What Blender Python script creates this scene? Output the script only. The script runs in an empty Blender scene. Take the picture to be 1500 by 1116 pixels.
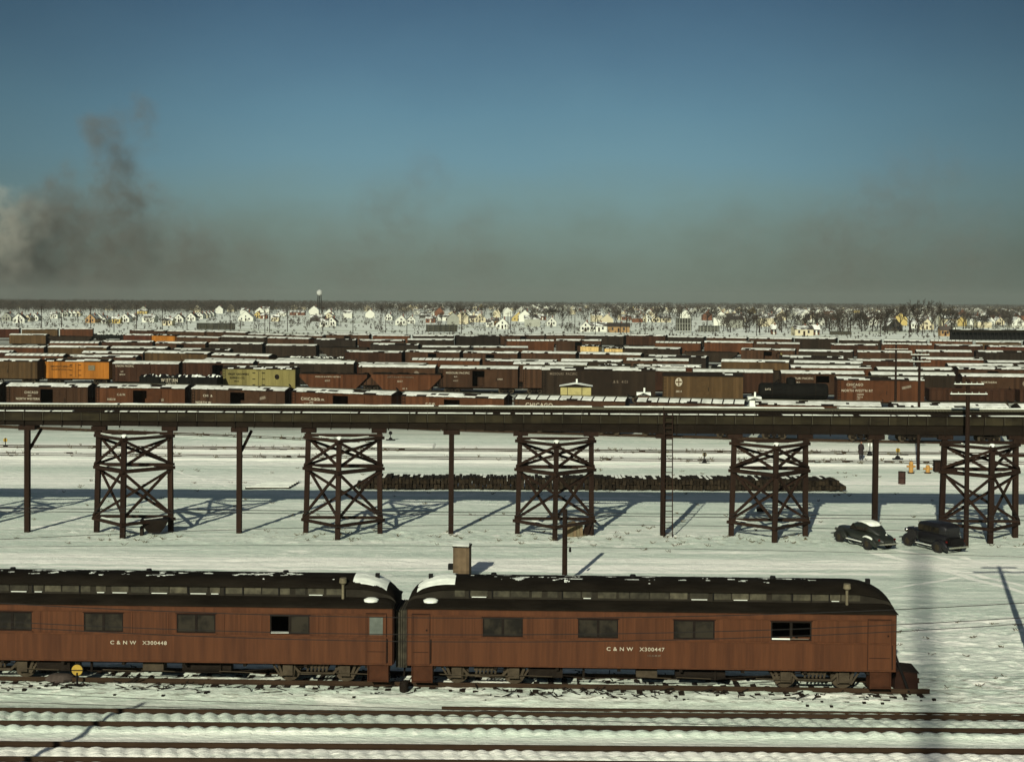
import bpy, math, random
import numpy as np
from mathutils import Vector, Matrix
R = math.radians
random.seed(7)
C = bpy.context.scene.collection
SC = bpy.context.scene

# ---------------------------------------------------------------- camera
F, H = 2000.0, 15.0                       # focal length in photo pixels (1500 wide), eye height in metres
PITCH, ROLL = R(1.3), 0.0055
HOR = 441.0                               # photo row of the horizon at x = 750
cam_d = bpy.data.cameras.new('camera'); cam = bpy.data.objects.new('camera', cam_d); C.objects.link(cam)
cam_d.sensor_width = 36; cam_d.sensor_fit = 'HORIZONTAL'; cam_d.lens = F / 1500 * 36
PPY = HOR + F * math.tan(PITCH)           # row of the principal point
cam_d.shift_x = 0; cam_d.shift_y = -(558 - PPY) / 1500
cam_d.clip_start = .5; cam_d.clip_end = 30000
_f = Vector((0, math.cos(PITCH), -math.sin(PITCH))); _r0 = Vector((1, 0, 0)); _u0 = _r0.cross(_f)
_r = _r0 * math.cos(ROLL) + _u0 * math.sin(ROLL); _u = _r.cross(_f)
_m = Matrix((_r, _u, -_f)).transposed().to_4x4(); _m.translation = (0, 0, H); cam.matrix_world = _m
SC.camera = cam

def at(px, py, z=0.0):
    """the point at height z seen at photo pixel px, py"""
    d = _f * F + _r * (px - 750) - _u * (py - PPY)
    t = (z - H) / d.z
    return Vector((d.x * t, d.y * t, z))
def atD(px, D, z=0.0):
    """the point at depth D, height z, in photo column px"""
    y0 = 443.0
    for _ in range(4):
        v = Vector((0, D, z - H)); X = (px - 750) * (v.dot(_f)) / F
        X -= 0
        for _ in range(3):
            v = Vector((X, D, z - H)); X += (px - 750 - F * v.dot(_r) / v.dot(_f)) * v.dot(_f) / F
    return Vector((X, D, z))

# ---------------------------------------------------------------- sun, sky, exposure
SUN = Vector((.65, 2.26, -1.0)).normalized()
EL = math.asin(-SUN.z); AZ = math.atan2(-SUN.x, -SUN.y)
sd = bpy.data.lights.new('sun', 'SUN'); sd.energy = 5.0; sd.angle = R(.5); sd.color = (1, .965, .80)
sun = bpy.data.objects.new('sun', sd); C.objects.link(sun); sun.rotation_euler = SUN.to_track_quat('-Z', 'Y').to_euler()
W = bpy.data.worlds.new('World'); SC.world = W; W.use_nodes = True
nt = W.node_tree; nt.nodes.clear(); N = nt.nodes.new; L = nt.links.new
wo = N('ShaderNodeOutputWorld'); bg = N('ShaderNodeBackground'); sky = N('ShaderNodeTexSky')
sky.sky_type = 'NISHITA'; sky.sun_disc = False; sky.sun_elevation = EL; sky.sun_rotation = AZ % (2 * math.pi)
sky.air_density = 1.0; sky.dust_density = .6; sky.ozone_density = 3.0; sky.altitude = 200
bg.inputs[1].default_value = .06
tc = N('ShaderNodeTexCoord'); sx = N('ShaderNodeSeparateXYZ'); L(tc.outputs['Generated'], sx.inputs[0])
# coal smoke lying over the town: a layer of smog by elevation, patchy at its top
mp = N('ShaderNodeMapping'); mp.inputs['Scale'].default_value = (1, 1, 1.6); L(tc.outputs['Generated'], mp.inputs[0])
nz = N('ShaderNodeTexNoise'); nz.inputs['Scale'].default_value = 9; nz.inputs['Detail'].default_value = 7; nz.inputs['Roughness'].default_value = .6; L(mp.outputs[0], nz.inputs[0])
ma = N('ShaderNodeMath'); ma.operation = 'MULTIPLY_ADD'; L(nz.outputs[0], ma.inputs[0]); ma.inputs[1].default_value = -.024; 
ma2 = N('ShaderNodeMath'); ma2.operation = 'ADD'; L(sx.outputs[2], ma2.inputs[0]); ma2.inputs[1].default_value = .012; L(ma2.outputs[0], ma.inputs[2])
rp = N('ShaderNodeValToRGB'); L(ma.outputs[0], rp.inputs[0])
def lin(c): return tuple(((v / 255 + .055) / 1.055) ** 2.4 if v > 10 else v / 255 / 12.92 for v in c) + (1,)
SKY = [(0, (108, 121, 108)), (.03, (113, 129, 118)), (.052, (117, 140, 134)), (.075, (116, 148, 151)), (.10, (108, 146, 159)), (.135, (97, 136, 154)), (.17, (84, 120, 142)), (.215, (68, 100, 125)), (.30, (48, 75, 100))]
el = rp.color_ramp.elements
while len(el) < len(SKY): el.new(.5)
for e, (p, c) in zip(el, SKY): e.position = max(0, p); e.color = lin(c)
sc1 = N('ShaderNodeMix'); sc1.data_type = 'RGBA'; sc1.blend_type = 'MULTIPLY'; sc1.inputs[0].default_value = 1

sf_ = N('ShaderNodeMapRange'); sf_.interpolation_type = 'SMOOTHSTEP'; L(sx.outputs[2], sf_.inputs[0]); sf_.inputs[1].default_value = .0; sf_.inputs[2].default_value = .115; sf_.inputs[3].default_value = .42; sf_.inputs[4].default_value = 0
sn_ = N('ShaderNodeMapRange'); sn_.interpolation_type = 'SMOOTHSTEP'; L(nz.outputs[0], sn_.inputs[0]); sn_.inputs[1].default_value = .36; sn_.inputs[2].default_value = .70
sm_ = N('ShaderNodeMath'); sm_.operation = 'MULTIPLY'; L(sf_.outputs[0], sm_.inputs[0]); L(sn_.outputs[0], sm_.inputs[1])
smx = N('ShaderNodeMix'); smx.data_type = 'RGBA'; L(sm_.outputs[0], smx.inputs[0]); L(rp.outputs[0], smx.inputs[6]); smx.inputs[7].default_value = lin((95, 104, 92))
ax = N('ShaderNodeMath'); ax.operation = 'ABSOLUTE'; L(sx.outputs[0], ax.inputs[0])
av = N('ShaderNodeMapRange'); av.interpolation_type = 'SMOOTHSTEP'; L(ax.outputs[0], av.inputs[0]); av.inputs[1].default_value = .10; av.inputs[2].default_value = .42; av.inputs[3].default_value = 1; av.inputs[4].default_value = .62  # lens vignette put into the sky colour, darker towards both sides
dk = N('ShaderNodeVectorMath'); dk.operation = 'SCALE'; L(smx.outputs[2], dk.inputs[0]); L(av.outputs[0], dk.inputs['Scale'])
L(dk.outputs[0], sc1.inputs[6]); sc1.inputs[7].default_value = (.945 / .06,) * 3 + (1,)
mr = N('ShaderNodeMapRange'); L(sx.outputs[2], mr.inputs[0]); mr.inputs[1].default_value = .20; mr.inputs[2].default_value = .45; mr.interpolation_type = 'SMOOTHSTEP'
mx = N('ShaderNodeMix'); mx.data_type = 'RGBA'; hs_ = N('ShaderNodeHueSaturation'); hs_.inputs['Saturation'].default_value = .55; hs_.inputs['Value'].default_value = .72; L(sky.outputs[0], hs_.inputs['Color'])
L(mr.outputs[0], mx.inputs[0]); L(sc1.outputs[2], mx.inputs[6]); L(hs_.outputs[0], mx.inputs[7])
L(mx.outputs[2], bg.inputs[0]); L(bg.outputs[0], wo.inputs[0])
SC.view_settings.view_transform = 'Standard'; SC.view_settings.look = 'None'; SC.view_settings.exposure = .12; SC.view_settings.gamma = 1
SC.render.engine = 'CYCLES'; SC.cycles.use_denoising = True
SC.cycles.max_bounces = 5; SC.cycles.diffuse_bounces = 3; SC.cycles.glossy_bounces = 2; SC.cycles.volume_bounces = 0; SC.cycles.transparent_max_bounces = 8
SC.cycles.volume_step_rate = 1; SC.cycles.volume_max_steps = 64

# ---------------------------------------------------------------- materials
def mat(name, col, rough=.85, var=.25, scale=2.0, col2=None, stretch=(1, 1, 1), bump=0, metal=0, lo=.35, hi=.7, rnd=0, planks=0, spec=.10, bscale=None, pk=(.72, 1.2), detail=6):
    """noise-varied paint, wood, snow or rust in object coordinates; rnd varies whole objects, planks adds board-to-board tone"""
    m = bpy.data.materials.new(name); m.use_nodes = True; t = m.node_tree; n = t.nodes; l = t.links.new
    b = n['Principled BSDF']; b.inputs['Roughness'].default_value = rough; b.inputs['Metallic'].default_value = metal; b.inputs['Specular IOR Level'].default_value = spec
    c = n.new('ShaderNodeTexCoord'); mp = n.new('ShaderNodeMapping'); mp.inputs['Scale'].default_value = stretch; l(c.outputs['Object'], mp.inputs[0])
    ob = n.new('ShaderNodeObjectInfo')
    ad = n.new('ShaderNodeVectorMath'); ad.operation = 'ADD'
    mulv = n.new('ShaderNodeMath'); mulv.operation = 'MULTIPLY'; l(ob.outputs['Random'], mulv.inputs[0]); mulv.inputs[1].default_value = 37
    l(mp.outputs[0], ad.inputs[0]); l(mulv.outputs[0], ad.inputs[1])
    z = n.new('ShaderNodeTexNoise'); z.inputs['Scale'].default_value = scale; z.inputs['Detail'].default_value = detail; z.inputs['Roughness'].default_value = .62; l(ad.outputs[0], z.inputs[0])
    r = n.new('ShaderNodeMapRange'); l(z.outputs[0], r.inputs[0]); r.inputs[1].default_value = lo; r.inputs[2].default_value = hi
    mx = n.new('ShaderNodeMix'); mx.data_type = 'RGBA'; l(r.outputs[0], mx.inputs[0])
    mx.inputs[6].default_value = tuple(col) + (1,); mx.inputs[7].default_value = tuple(col2 or [v * (1 - var) for v in col]) + (1,)
    out = mx.outputs[2]
    if planks:
        s = n.new('ShaderNodeSeparateXYZ'); l(c.outputs['Object'], s.inputs[0])
        a = n.new('ShaderNodeMath'); a.operation = 'MULTIPLY_ADD'; l(s.outputs[0], a.inputs[0]); a.inputs[1].default_value = 1 / planks; l(mulv.outputs[0], a.inputs[2])
        fl = n.new('ShaderNodeMath'); fl.operation = 'FLOOR'; l(a.outputs[0], fl.inputs[0])
        w = n.new('ShaderNodeTexWhiteNoise'); w.noise_dimensions = '1D'; l(fl.outputs[0], w.inputs['W'])
        q = n.new('ShaderNodeMapRange'); l(w.outputs[0], q.inputs[0]); q.inputs[3].default_value = pk[0]; q.inputs[4].default_value = pk[1]
        v = n.new('ShaderNodeVectorMath'); v.operation = 'SCALE'; l(out, v.inputs[0]); l(q.outputs[0], v.inputs['Scale']); out = v.outputs[0]
    if rnd:
        q = n.new('ShaderNodeMapRange'); l(ob.outputs['Random'], q.inputs[0]); q.inputs[3].default_value = 1 - rnd; q.inputs[4].default_value = 1 + rnd
        v = n.new('ShaderNodeVectorMath'); v.operation = 'SCALE'; l(out, v.inputs[0]); l(q.outputs[0], v.inputs['Scale']); out = v.outputs[0]
    l(out, b.inputs['Base Color'])
    if bump:
        z2 = z
        if bscale: z2 = n.new('ShaderNodeTexNoise'); z2.inputs['Scale'].default_value = bscale; z2.inputs['Detail'].default_value = 5; l(ad.outputs[0], z2.inputs[0])
        bp = n.new('ShaderNodeBump'); bp.inputs['Strength'].default_value = 1; bp.inputs['Distance'].default_value = bump; l(z2.outputs[0], bp.inputs['Height']); l(bp.outputs[0], b.inputs['Normal'])
    return m
M = {}
M['rsnow'] = mat('roof_snow_dirty', (.74, .77, .69), .9, .12, .9, bump=.05, col2=(.42, .44, .38), bscale=3, rnd=.1)
M['snow'] = mat('snow_patch', (.78, .82, .72), .9, .12, 1.2, bump=.05, col2=(.58, .62, .54), bscale=3)
M['rust_rail'] = mat('rusty_rail', (.036, .022, .012), .85, .4, 3, stretch=(.3, 1, 1))
M['tie'] = mat('creosoted_tie', (.022, .016, .011), .95, .5, 4)
M['post'] = mat('dark_timber', (.020, .0110, .0068), .9, .45, 3, stretch=(1, 1, .15), bump=.01, rnd=.2)
M['deck'] = mat('weathered_olive_board', (.026, .0215, .011), .9, .5, 1.6, stretch=(.4, 1, 1), bump=.01, planks=1.23, col2=(.011, .0085, .005))
M['deck_dark'] = mat('dark_board', (.0115, .008, .0048), .95, .5, 1.4, stretch=(.3, 1, 1))
M['gray_board'] = mat('grey_board', (.085, .080, .052), .9, .4, 2, stretch=(.3, 1, 1))
M['black'] = mat('black_metal', (.006, .0055, .005), .7, .4, 3)
M['soot'] = mat('sooty_roof', (.006, .005, .0035), .75, .5, 1.3, col2=(.014, .0115, .008), bump=.01, stretch=(.4, 1, 1), spec=.02)
M['under'] = mat('grimy_underframe', (.0125, .009, .006), .9, .5, 3)
M['truckm'] = mat('truck_casting', (.056, .044, .028), .9, .5, 3)  # lightened so the trucks stand out from the underframe
M['coach'] = mat('coach_red_sheathing', (.071, .0268, .0108), .7, .25, 1.1, col2=(.044, .0170, .0075), lo=.40, hi=.70, bump=.006, stretch=(2.6, 1, .22), planks=.062, pk=(.84, 1.1), spec=.1)
M['coach_p'] = mat('coach_red_panel', (.073, .0275, .0110), .68, .25, 1.3, col2=(.046, .0175, .0077), lo=.40, hi=.70, stretch=(2.4, 1, .2), planks=.062, pk=(.93, 1.05), spec=.1)
M['coach_d'] = mat('coach_dark_trim', (.020, .0085, .005), .8, .4, 3)
M['coach_d2'] = mat('coach_step_shade', (.050, .0185, .008), .8, .4, 3)  # coach red darkened to carry the shade of the step recess
M['diaph'] = mat('diaphragm_canvas', (.050, .045, .030), .9, .45, 4, col2=(.02, .018, .013))
M['clere'] = mat('sooty_clerestory_glass', (.060, .055, .034), .6, .5, 3, col2=(.016, .014, .009), rnd=.5, spec=.12)
M['clere2'] = mat('clerestory_side', (.022, .019, .013), .9, .5, 2)
M['glass'] = mat('dark_window_glass', (.022, .0185, .012), .35, .5, 1.5, spec=.12, col2=(.008, .007, .005), lo=.45, hi=.6)
M['glass_l'] = mat('pale_window_glass', (.10, .115, .095), .2, .5, 2, spec=.3)
M['sash'] = mat('grimy_sash', (.010, .007, .0045), .75, .4, 3)
M['ltr'] = mat('cream_lettering', (.42, .38, .28), .85, .35, 7)
M['ltr_dim'] = mat('faded_lettering', (.17, .14, .10), .85, .4, 3)
M['pipe'] = mat('galvanised_pipe', (.15, .13, .08), .7, .5, 5)
M['yellow'] = mat('yellow_target', (.36, .24, .04), .7, .3, 8)
M['void'] = mat('dark_interior', (.010, .008, .007), 1, .3, 2)
CAR = {'rust': (0.070, 0.0275, 0.0115), 'brown': (0.046, 0.0235, 0.0118), 'dark': (0.022, 0.0150, 0.0090), 'black': (0.0056, 0.0053, 0.0040), 'red': (0.055, 0.0185, 0.0090), 'maroon': (0.034, 0.0155, 0.0080),
       'orange': (0.2805, 0.1062, 0.0153), 'yellow': (0.1913, 0.1658, 0.0578), 'cream': (0.5270, 0.3740, 0.1445), 'tan': (0.066, 0.040, 0.0170), 'greyb': (0.0198, 0.0145, 0.0099)}
for k, c in CAR.items():
    M['car_' + k] = mat('freight_car_paint_' + k, c, .85, .3, .9, rnd=.16, planks=.42 if k not in ('orange', 'cream', 'yellow') else .8, stretch=(1, 1, .35))
    M['cdoor_' + k] = mat('freight_door_paint_' + k, [v * .85 for v in c], .85, .35, 1.2, rnd=.2)
M['roofm'] = mat('freight_roof', (.018, .013, .009), .9, .5, 1.5, rnd=.2)

# ---------------------------------------------------------------- mesh building
class MB:
    def __init__(s): s.v = []; s.f = []; s.mi = []; s.cur = 0
    def add(s, vs, fs):
        o = len(s.v); s.v.extend(tuple(v) for v in vs); s.f.extend(tuple(i + o for i in f) for f in fs); s.mi.extend([s.cur] * len(fs)); return s
    def box(s, x0, x1, y0, y1, z0, z1):
        return s.add([(x0, y0, z0), (x1, y0, z0), (x1, y1, z0), (x0, y1, z0), (x0, y0, z1), (x1, y0, z1), (x1, y1, z1), (x0, y1, z1)],
                     [(0, 3, 2, 1), (4, 5, 6, 7), (0, 1, 5, 4), (1, 2, 6, 5), (2, 3, 7, 6), (3, 0, 4, 7)])
    def bar(s, a, b, w, h, up=(0, 0, 1)):
        a = Vector(a); b = Vector(b); d = (b - a).normalized(); u = Vector(up)
        if abs(d.dot(u)) > .98: u = Vector((0, 1, 0))
        r = d.cross(u).normalized(); u = r.cross(d); r = r * w / 2; u = u * h / 2
        vs = [p + i * r + j * u for p in (a, b) for i, j in ((-1, -1), (1, -1), (1, 1), (-1, 1))]
        return s.add(vs, [(0, 1, 2, 3), (7, 6, 5, 4), (0, 4, 5, 1), (1, 5, 6, 2), (2, 6, 7, 3), (3, 7, 4, 0)])
    def cyl(s, a, b, r0, r1=None, n=10, caps=True):
        r1 = r0 if r1 is None else r1
        a = Vector(a); b = Vector(b); d = (b - a).normalized(); u = Vector((0, 0, 1)) if abs(d.z) < .9 else Vector((1, 0, 0))
        p = d.cross(u).normalized(); q = d.cross(p)
        vs = [c + (p * math.cos(2 * math.pi * i / n) + q * math.sin(2 * math.pi * i / n)) * r for c, r in ((a, r0), (b, r1)) for i in range(n)]
        fs = [(i, (i + 1) % n, n + (i + 1) % n, n + i) for i in range(n)]
        if caps: fs += [tuple(range(n - 1, -1, -1)), tuple(range(n, 2 * n))]
        return s.add(vs, fs)
    def loft(s, rings, caps=True, closed=True):
        n = len(rings[0]); vs = [p for r in rings for p in r]; fs = []
        for k in range(len(rings) - 1):
            for i in range(n if closed else n - 1):
                j = (i + 1) % n; fs.append((k * n + i, k * n + j, (k + 1) * n + j, (k + 1) * n + i))
        if caps: fs += [tuple(range(n - 1, -1, -1)), tuple(range((len(rings) - 1) * n, len(rings) * n))]
        return s.add(vs, fs)
    def prism(s, prof, x0, x1):          # profile (y, z) swept along x
        return s.loft([[(x, y, z) for y, z in prof] for x in (x0, x1)])
    def prism_y(s, prof, y0, y1):        # profile (x, z) swept along y
        return s.loft([[(x, y, z) for x, z in prof] for y in (y0, y1)])
    def ball(s, c, r, n=8, sz=1):
        rings = []
        for k in range(1, n): a = math.pi * k / n; rings.append([(c[0] + r * math.sin(a) * math.cos(2 * math.pi * i / (2 * n)), c[1] + r * math.sin(a) * math.sin(2 * math.pi * i / (2 * n)), c[2] - r * sz * math.cos(a)) for i in range(2 * n)])
        return s.loft(rings)
    def mesh(s, name, mats, smooth=False):
        me = bpy.data.meshes.new(name); me.from_pydata(s.v, [], s.f)
        for m in (mats if isinstance(mats, (list, tuple)) else [mats]): me.materials.append(m)
        if s.cur or any(s.mi): me.polygons.foreach_set('material_index', s.mi)
        if smooth:
            me.polygons.foreach_set('use_smooth', [True] * len(me.polygons))
            me.set_sharp_from_angle(angle=R(40))
        me.update(); return me
    def build(s, name, mats, parent=None, smooth=False, loc=None, rz=0):
        o = bpy.data.objects.new(name, s.mesh(name, mats, smooth)); C.objects.link(o)
        if parent: o.parent = parent
        if loc: o.location = loc
        if rz: o.rotation_euler.z = rz
        return o
def B(*a): return MB().box(*a)
def tag(o, label=None, cat=None, group=None, kind=None):
    if label: o['label'] = label
    if cat: o['category'] = cat
    if group: o['group'] = group
    if kind: o['kind'] = kind
    return o
def thing(name, label, cat, loc=(0, 0, 0), rz=0, group=None):
    o = bpy.data.objects.new(name, None); C.objects.link(o); o.location = loc; o.rotation_euler.z = rz; o.empty_display_size = .3
    return tag(o, label, cat, group)
KIDS = {}
def copy_tree(o, parent=None):
    c = o.copy(); C.objects.link(c); c.parent = parent
    kids = KIDS.get(o.name) if parent is None else None
    for ch in (kids if kids is not None else list(o.children)): copy_tree(ch, c)
    return c
def text(body, size, m, parent, loc, name='lettering', align='LEFT', sx=1.0, rz=0):
    cu = bpy.data.curves.new(name, 'FONT'); cu.body = body; cu.size = size; cu.align_x = align; cu.extrude = .006; cu.space_character = 1.12; cu.offset = size * .012; cu.resolution_u = 3
    cu.materials.append(m); tmp = bpy.data.objects.new('tmp', cu); me_ = bpy.data.meshes.new_from_object(tmp); bpy.data.objects.remove(tmp); bpy.data.curves.remove(cu)
    me_.name = name; o = bpy.data.objects.new(name, me_); C.objects.link(o); o.parent = parent; o.location = loc; o.rotation_euler = (R(90), 0, rz); o.scale = (sx, 1, 1); return o
ORD = 'first second third fourth fifth sixth seventh eighth ninth tenth eleventh twelfth thirteenth fourteenth fifteenth sixteenth seventeenth eighteenth nineteenth twentieth'.split()
def ordw(i):
    if i < 20: return ORD[i]
    t = {2: 'twenty', 3: 'thirty', 4: 'forty', 5: 'fifty', 6: 'sixty', 7: 'seventy', 8: 'eighty', 9: 'ninety'}[(i + 1) // 10]
    u = (i + 1) % 10
    return t + '-' + ORD[u - 1] if u else t[:-1] + 'ieth'

# value noise for terrain and snow edges
def vnoise(x, y, seed=0):
    xi = np.floor(x).astype(np.int64); yi = np.floor(y).astype(np.int64); fx = x - xi; fy = y - yi
    fx = fx * fx * (3 - 2 * fx); fy = fy * fy * (3 - 2 * fy)
    def h(a, b):
        n = (a * 374761393 + b * 668265263 + seed * 974634777) & 0x7fffffff
        n = ((n ^ (n >> 13)) * 1274126177) & 0x7fffffff
        return ((n ^ (n >> 16)) & 0xffff) / 65535.0
    return (h(xi, yi) * (1 - fx) + h(xi + 1, yi) * fx) * (1 - fy) + (h(xi, yi + 1) * (1 - fx) + h(xi + 1, yi + 1) * fx) * fy
def fbm(x, y, seed=0, o=4):
    s = 0; a = .5
    for k in range(o): s = s + a * vnoise(x * 2 ** k, y * 2 ** k, seed + k); a *= .5
    return s

# ---------------------------------------------------------------- track lines (centre lines as functions of X)
def line_from(p, q):                    # two photo points on the ground -> Y(X)
    a = at(*p); b = at(*q); k = (b.y - a.y) / (b.x - a.x); return (lambda X, a=a, k=k: a.y + k * (X - a.x)), math.atan(k)
F1, aF1 = line_from((0, 1056), (1500, 1068)); F2, aF2 = line_from((0, 1107.5), (1500, 1119))
COACH_K = -.030
def PC(X): return 52.95 + COACH_K * (X + 3)
T1, aT1 = line_from((0, 656), (1500, 668)); T2, aT2 = line_from((0, 667.5), (1500, 681))
T0, aT0 = line_from((0, 626), (560, 650))

# ---------------------------------------------------------------- ground
def spread(a, b, step, far, grow=1.06):
    xs = list(np.arange(a, b + 1e-6, step)); s = step; x = b
    while x < far: s = min(s * grow, far); x += s; xs.append(x)
    return xs
px_ = spread(0, 27, .09, 42, 1.05); px_ = px_ + spread(px_[-1] + .5, 95, .5, 9000, 1.15)
gx = np.array([-v for v in px_[::-1] if v > 0] + px_)
ya = spread(34, 60, .09, 75, 1.02); yb = spread(ya[-1] + .3, 150, .3, 9000, 1.12)
gy = np.array([-200., -60, 0, 20, 30] + ya + yb)
GX, GY = np.meshgrid(gx, gy)
def ground_z(X, Y):
    X = np.asarray(X, float); Y = np.asarray(Y, float)
    fade = np.clip(1.4 - np.abs(Y - 70) / 130, 0, 1)
    z = (fbm(X / 9, Y / 5, 3, 3) - .45) * .16 * fade + (fbm(X / 1.3, Y / .5, 11, 4) - .45) * .10 * fade
    z += (fbm(X / .35, Y / .22, 17, 3) - .45) * .05 * fade
    z = z - .02
    w = np.exp(-((Y - 86.3) / 2.6) ** 4) * np.clip(fbm(X / 2.2, Y / 2.0, 51, 3) * 3 - .9, 0, 1); z = z + w * (fbm(X / .5, Y / .5, 53, 4) - .35) * .35
    w = np.clip((X - 13) / 4, 0, 1) * np.exp(-((Y - 60) / 7) ** 4); z = z + w * (fbm(X / .55, Y / .4, 57, 4) - .4) * .16
    for fn, amp in ((F1, 1.0), (F2, .8)):
        d = Y - fn(X); base = -.02 + .10 * np.exp(-(d / 1.9) ** 4)
        ph = (X + .28 * d + .10 * np.sin(X * .7)) / .575
        hump = np.abs(np.sin(np.pi * (ph + .5 * (fbm(X / 1.7, Y / 3, 61, 2) - .4)))) ** .8 * np.clip(.25 + 1.7 * fbm(X / 2.3, Y / 1.5, 63, 3), .2, 1.25)
        r = vnoise(np.floor(ph) + .5, np.full_like(X, 3.0) if X.ndim else 3.0, 5)
        ins = np.exp(-((d) / .60) ** 6) + .75 * np.exp(-((d + 1.08) / .24) ** 4) + .35 * np.exp(-((d - 1.25) / .35) ** 4)
        zz = base + amp * ins * (.06 + (.07 + .06 * r) * hump)
        rail = np.minimum(np.abs(d - .75), np.abs(d + .75)); zz = np.where(rail < .11, np.minimum(zz, .06), zz)
        w = np.exp(-(d / 2.0) ** 8); z = z * (1 - w) + (zz + (fbm(X / .3, Y / .18, 23, 3) - .45) * .05) * w
    d = Y - PC(X); w = np.exp(-(d / 2.3) ** 8); z = z * (1 - w) + w * (.165 + (fbm(X / .8, Y / .35, 31, 4) - .45) * .22)
    for fn in (T1, T2, T0):
        d = Y - fn(X); w = np.exp(-(d / 2.2) ** 8); 
        if fn is T0: w = w * (X < -8)
        z = z * (1 - w) + w * (.15 + (fbm(X / 3, Y / 1.5, 41, 3) - .45) * .09)
    w = np.clip((Y - 146) / 12, 0, 1); z = z * (1 - w)
    return z
GZ = ground_z(GX, GY)
ny, nx = GX.shape
me = bpy.data.meshes.new('snowy_ground')
co = np.stack([GX, GY, GZ], -1).reshape(-1, 3)
idx = np.arange(nx * ny).reshape(ny, nx)
q = np.stack([idx[:-1, :-1], idx[:-1, 1:], idx[1:, 1:], idx[1:, :-1]], -1).reshape(-1, 4)
me.vertices.add(len(co)); me.vertices.foreach_set('co', co.ravel()); me.loops.add(q.size); me.loops.foreach_set('vertex_index', q.ravel())
me.polygons.add(len(q)); me.polygons.foreach_set('loop_start', np.arange(0, q.size, 4)); me.polygons.foreach_set('use_smooth', [True] * len(q)); me.update(calc_edges=True)
gm = bpy.data.materials.new('trodden_snow'); gm.use_nodes = True; t = gm.node_tree; n = t.nodes; l = t.links.new; b = n['Principled BSDF']; b.inputs['Roughness'].default_value = .85; b.inputs['Specular IOR Level'].default_value = .25
geo = n.new('ShaderNodeNewGeometry'); sp = n.new('ShaderNodeSeparateXYZ'); l(geo.outputs['Position'], sp.inputs[0])
def nz_(scale, vec, det=5, ro=.6):
    m_ = n.new('ShaderNodeMapping'); m_.inputs['Scale'].default_value = vec; l(geo.outputs['Position'], m_.inputs[0])
    q_ = n.new('ShaderNodeTexNoise'); q_.inputs['Scale'].default_value = scale; q_.inputs['Detail'].default_value = det; q_.inputs['Roughness'].default_value = ro; l(m_.outputs[0], q_.inputs[0]); return q_.outputs[0]
def rng(s_, a, b_, c=0, d=1):
    q_ = n.new('ShaderNodeMapRange'); q_.interpolation_type = 'SMOOTHSTEP'; l(s_, q_.inputs[0]); q_.inputs[1].default_value = a; q_.inputs[2].default_value = b_; q_.inputs[3].default_value = c; q_.inputs[4].default_value = d; return q_.outputs[0]
def mth(op, a, b_=None, c=None):
    q_ = n.new('ShaderNodeMath'); q_.operation = op
    for i, v in enumerate((a, b_, c)):
        if v is None: continue
        if isinstance(v, (int, float)): q_.inputs[i].default_value = v
        else: l(v, q_.inputs[i])
    return q_.outputs[0]
def mixc(fac, a, b_):
    q_ = n.new('ShaderNodeMix'); q_.data_type = 'RGBA'
    if isinstance(fac, (int, float)): q_.inputs[0].default_value = fac
    else: l(fac, q_.inputs[0])
    for i, v in ((6, a), (7, b_)):
        if isinstance(v, tuple): q_.inputs[i].default_value = v + (1,)
        else: l(v, q_.inputs[i])
    return q_.outputs[2]
GREY, WHITE, DIRT = (.55, .645, .535), (.98, .985, .87), (.10, .075, .045)
streak = rng(nz_(1, (.035, .75, 1), 7, .7), .475, .59)  # white streaks: gloss of the packed snow put into the colour
patch = rng(nz_(1, (.12, .25, 1), 5), .45, .7)
yd = mth('ADD', sp.outputs[1], mth('MULTIPLY', nz_(1, (.02, .02, 1), 2), 5))      # distance, gently wandering
def band(y0, y1, y2, y3): return mth('MULTIPLY', rng(yd, y0, y1), rng(yd, y2, y3, 1, 0))
lane_sheen = mth('MAXIMUM', band(78.3, 79.3, 81.8, 83), mth('MAXIMUM', band(124, 127, 142, 148), mth('MAXIMUM', band(44, 46.2, 48, 49.4), band(110, 113, 116, 124))))  # packed bands by distance, their sheen painted in as white
fine = rng(nz_(1, (.10, 3.2, 1), 8, .75), .50, .62)
spk = rng(nz_(1, (1.6, 3.6, 1), 8, .8), .52, .62)
streak = mth('MULTIPLY', streak, mth('ADD', mth('MULTIPLY', fine, .6), .4))
wht = mth('MAXIMUM', mth('MAXIMUM', mth('MULTIPLY', streak, .95), mth('MULTIPLY', spk, .55)), mth('MULTIPLY', lane_sheen, rng(nz_(1, (.05, 1.6, 1), 6, .7), .34, .56)))
wht = mth('MAXIMUM', wht, mth('MULTIPLY', patch, .30))
def rut(p, q_, hw):                       # a packed wheel or foot track between two points of the snow
    a_, b__ = at(*p), at(*q_); d_ = b__ - a_; L__ = d_.length; ux, uy = d_.x / L__, d_.y / L__
    ex = mth('SUBTRACT', sp.outputs[0], a_.x); ey = mth('SUBTRACT', sp.outputs[1], a_.y)
    al = mth('ADD', mth('MULTIPLY', ex, ux), mth('MULTIPLY', ey, uy)); ac = mth('SUBTRACT', mth('MULTIPLY', ey, ux), mth('MULTIPLY', ex, uy))
    wob = mth('MULTIPLY', mth('SUBTRACT', nz_(1, (.4, .4, .4), 3), .5), .8); ac = mth('ABSOLUTE', mth('ADD', ac, wob))
    return mth('MULTIPLY', rng(ac, hw * .7, hw * 1.6, 1, 0), mth('MULTIPLY', rng(al, 0, 1), rng(al, L__ - 1.5, L__, 1, 0)))
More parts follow.
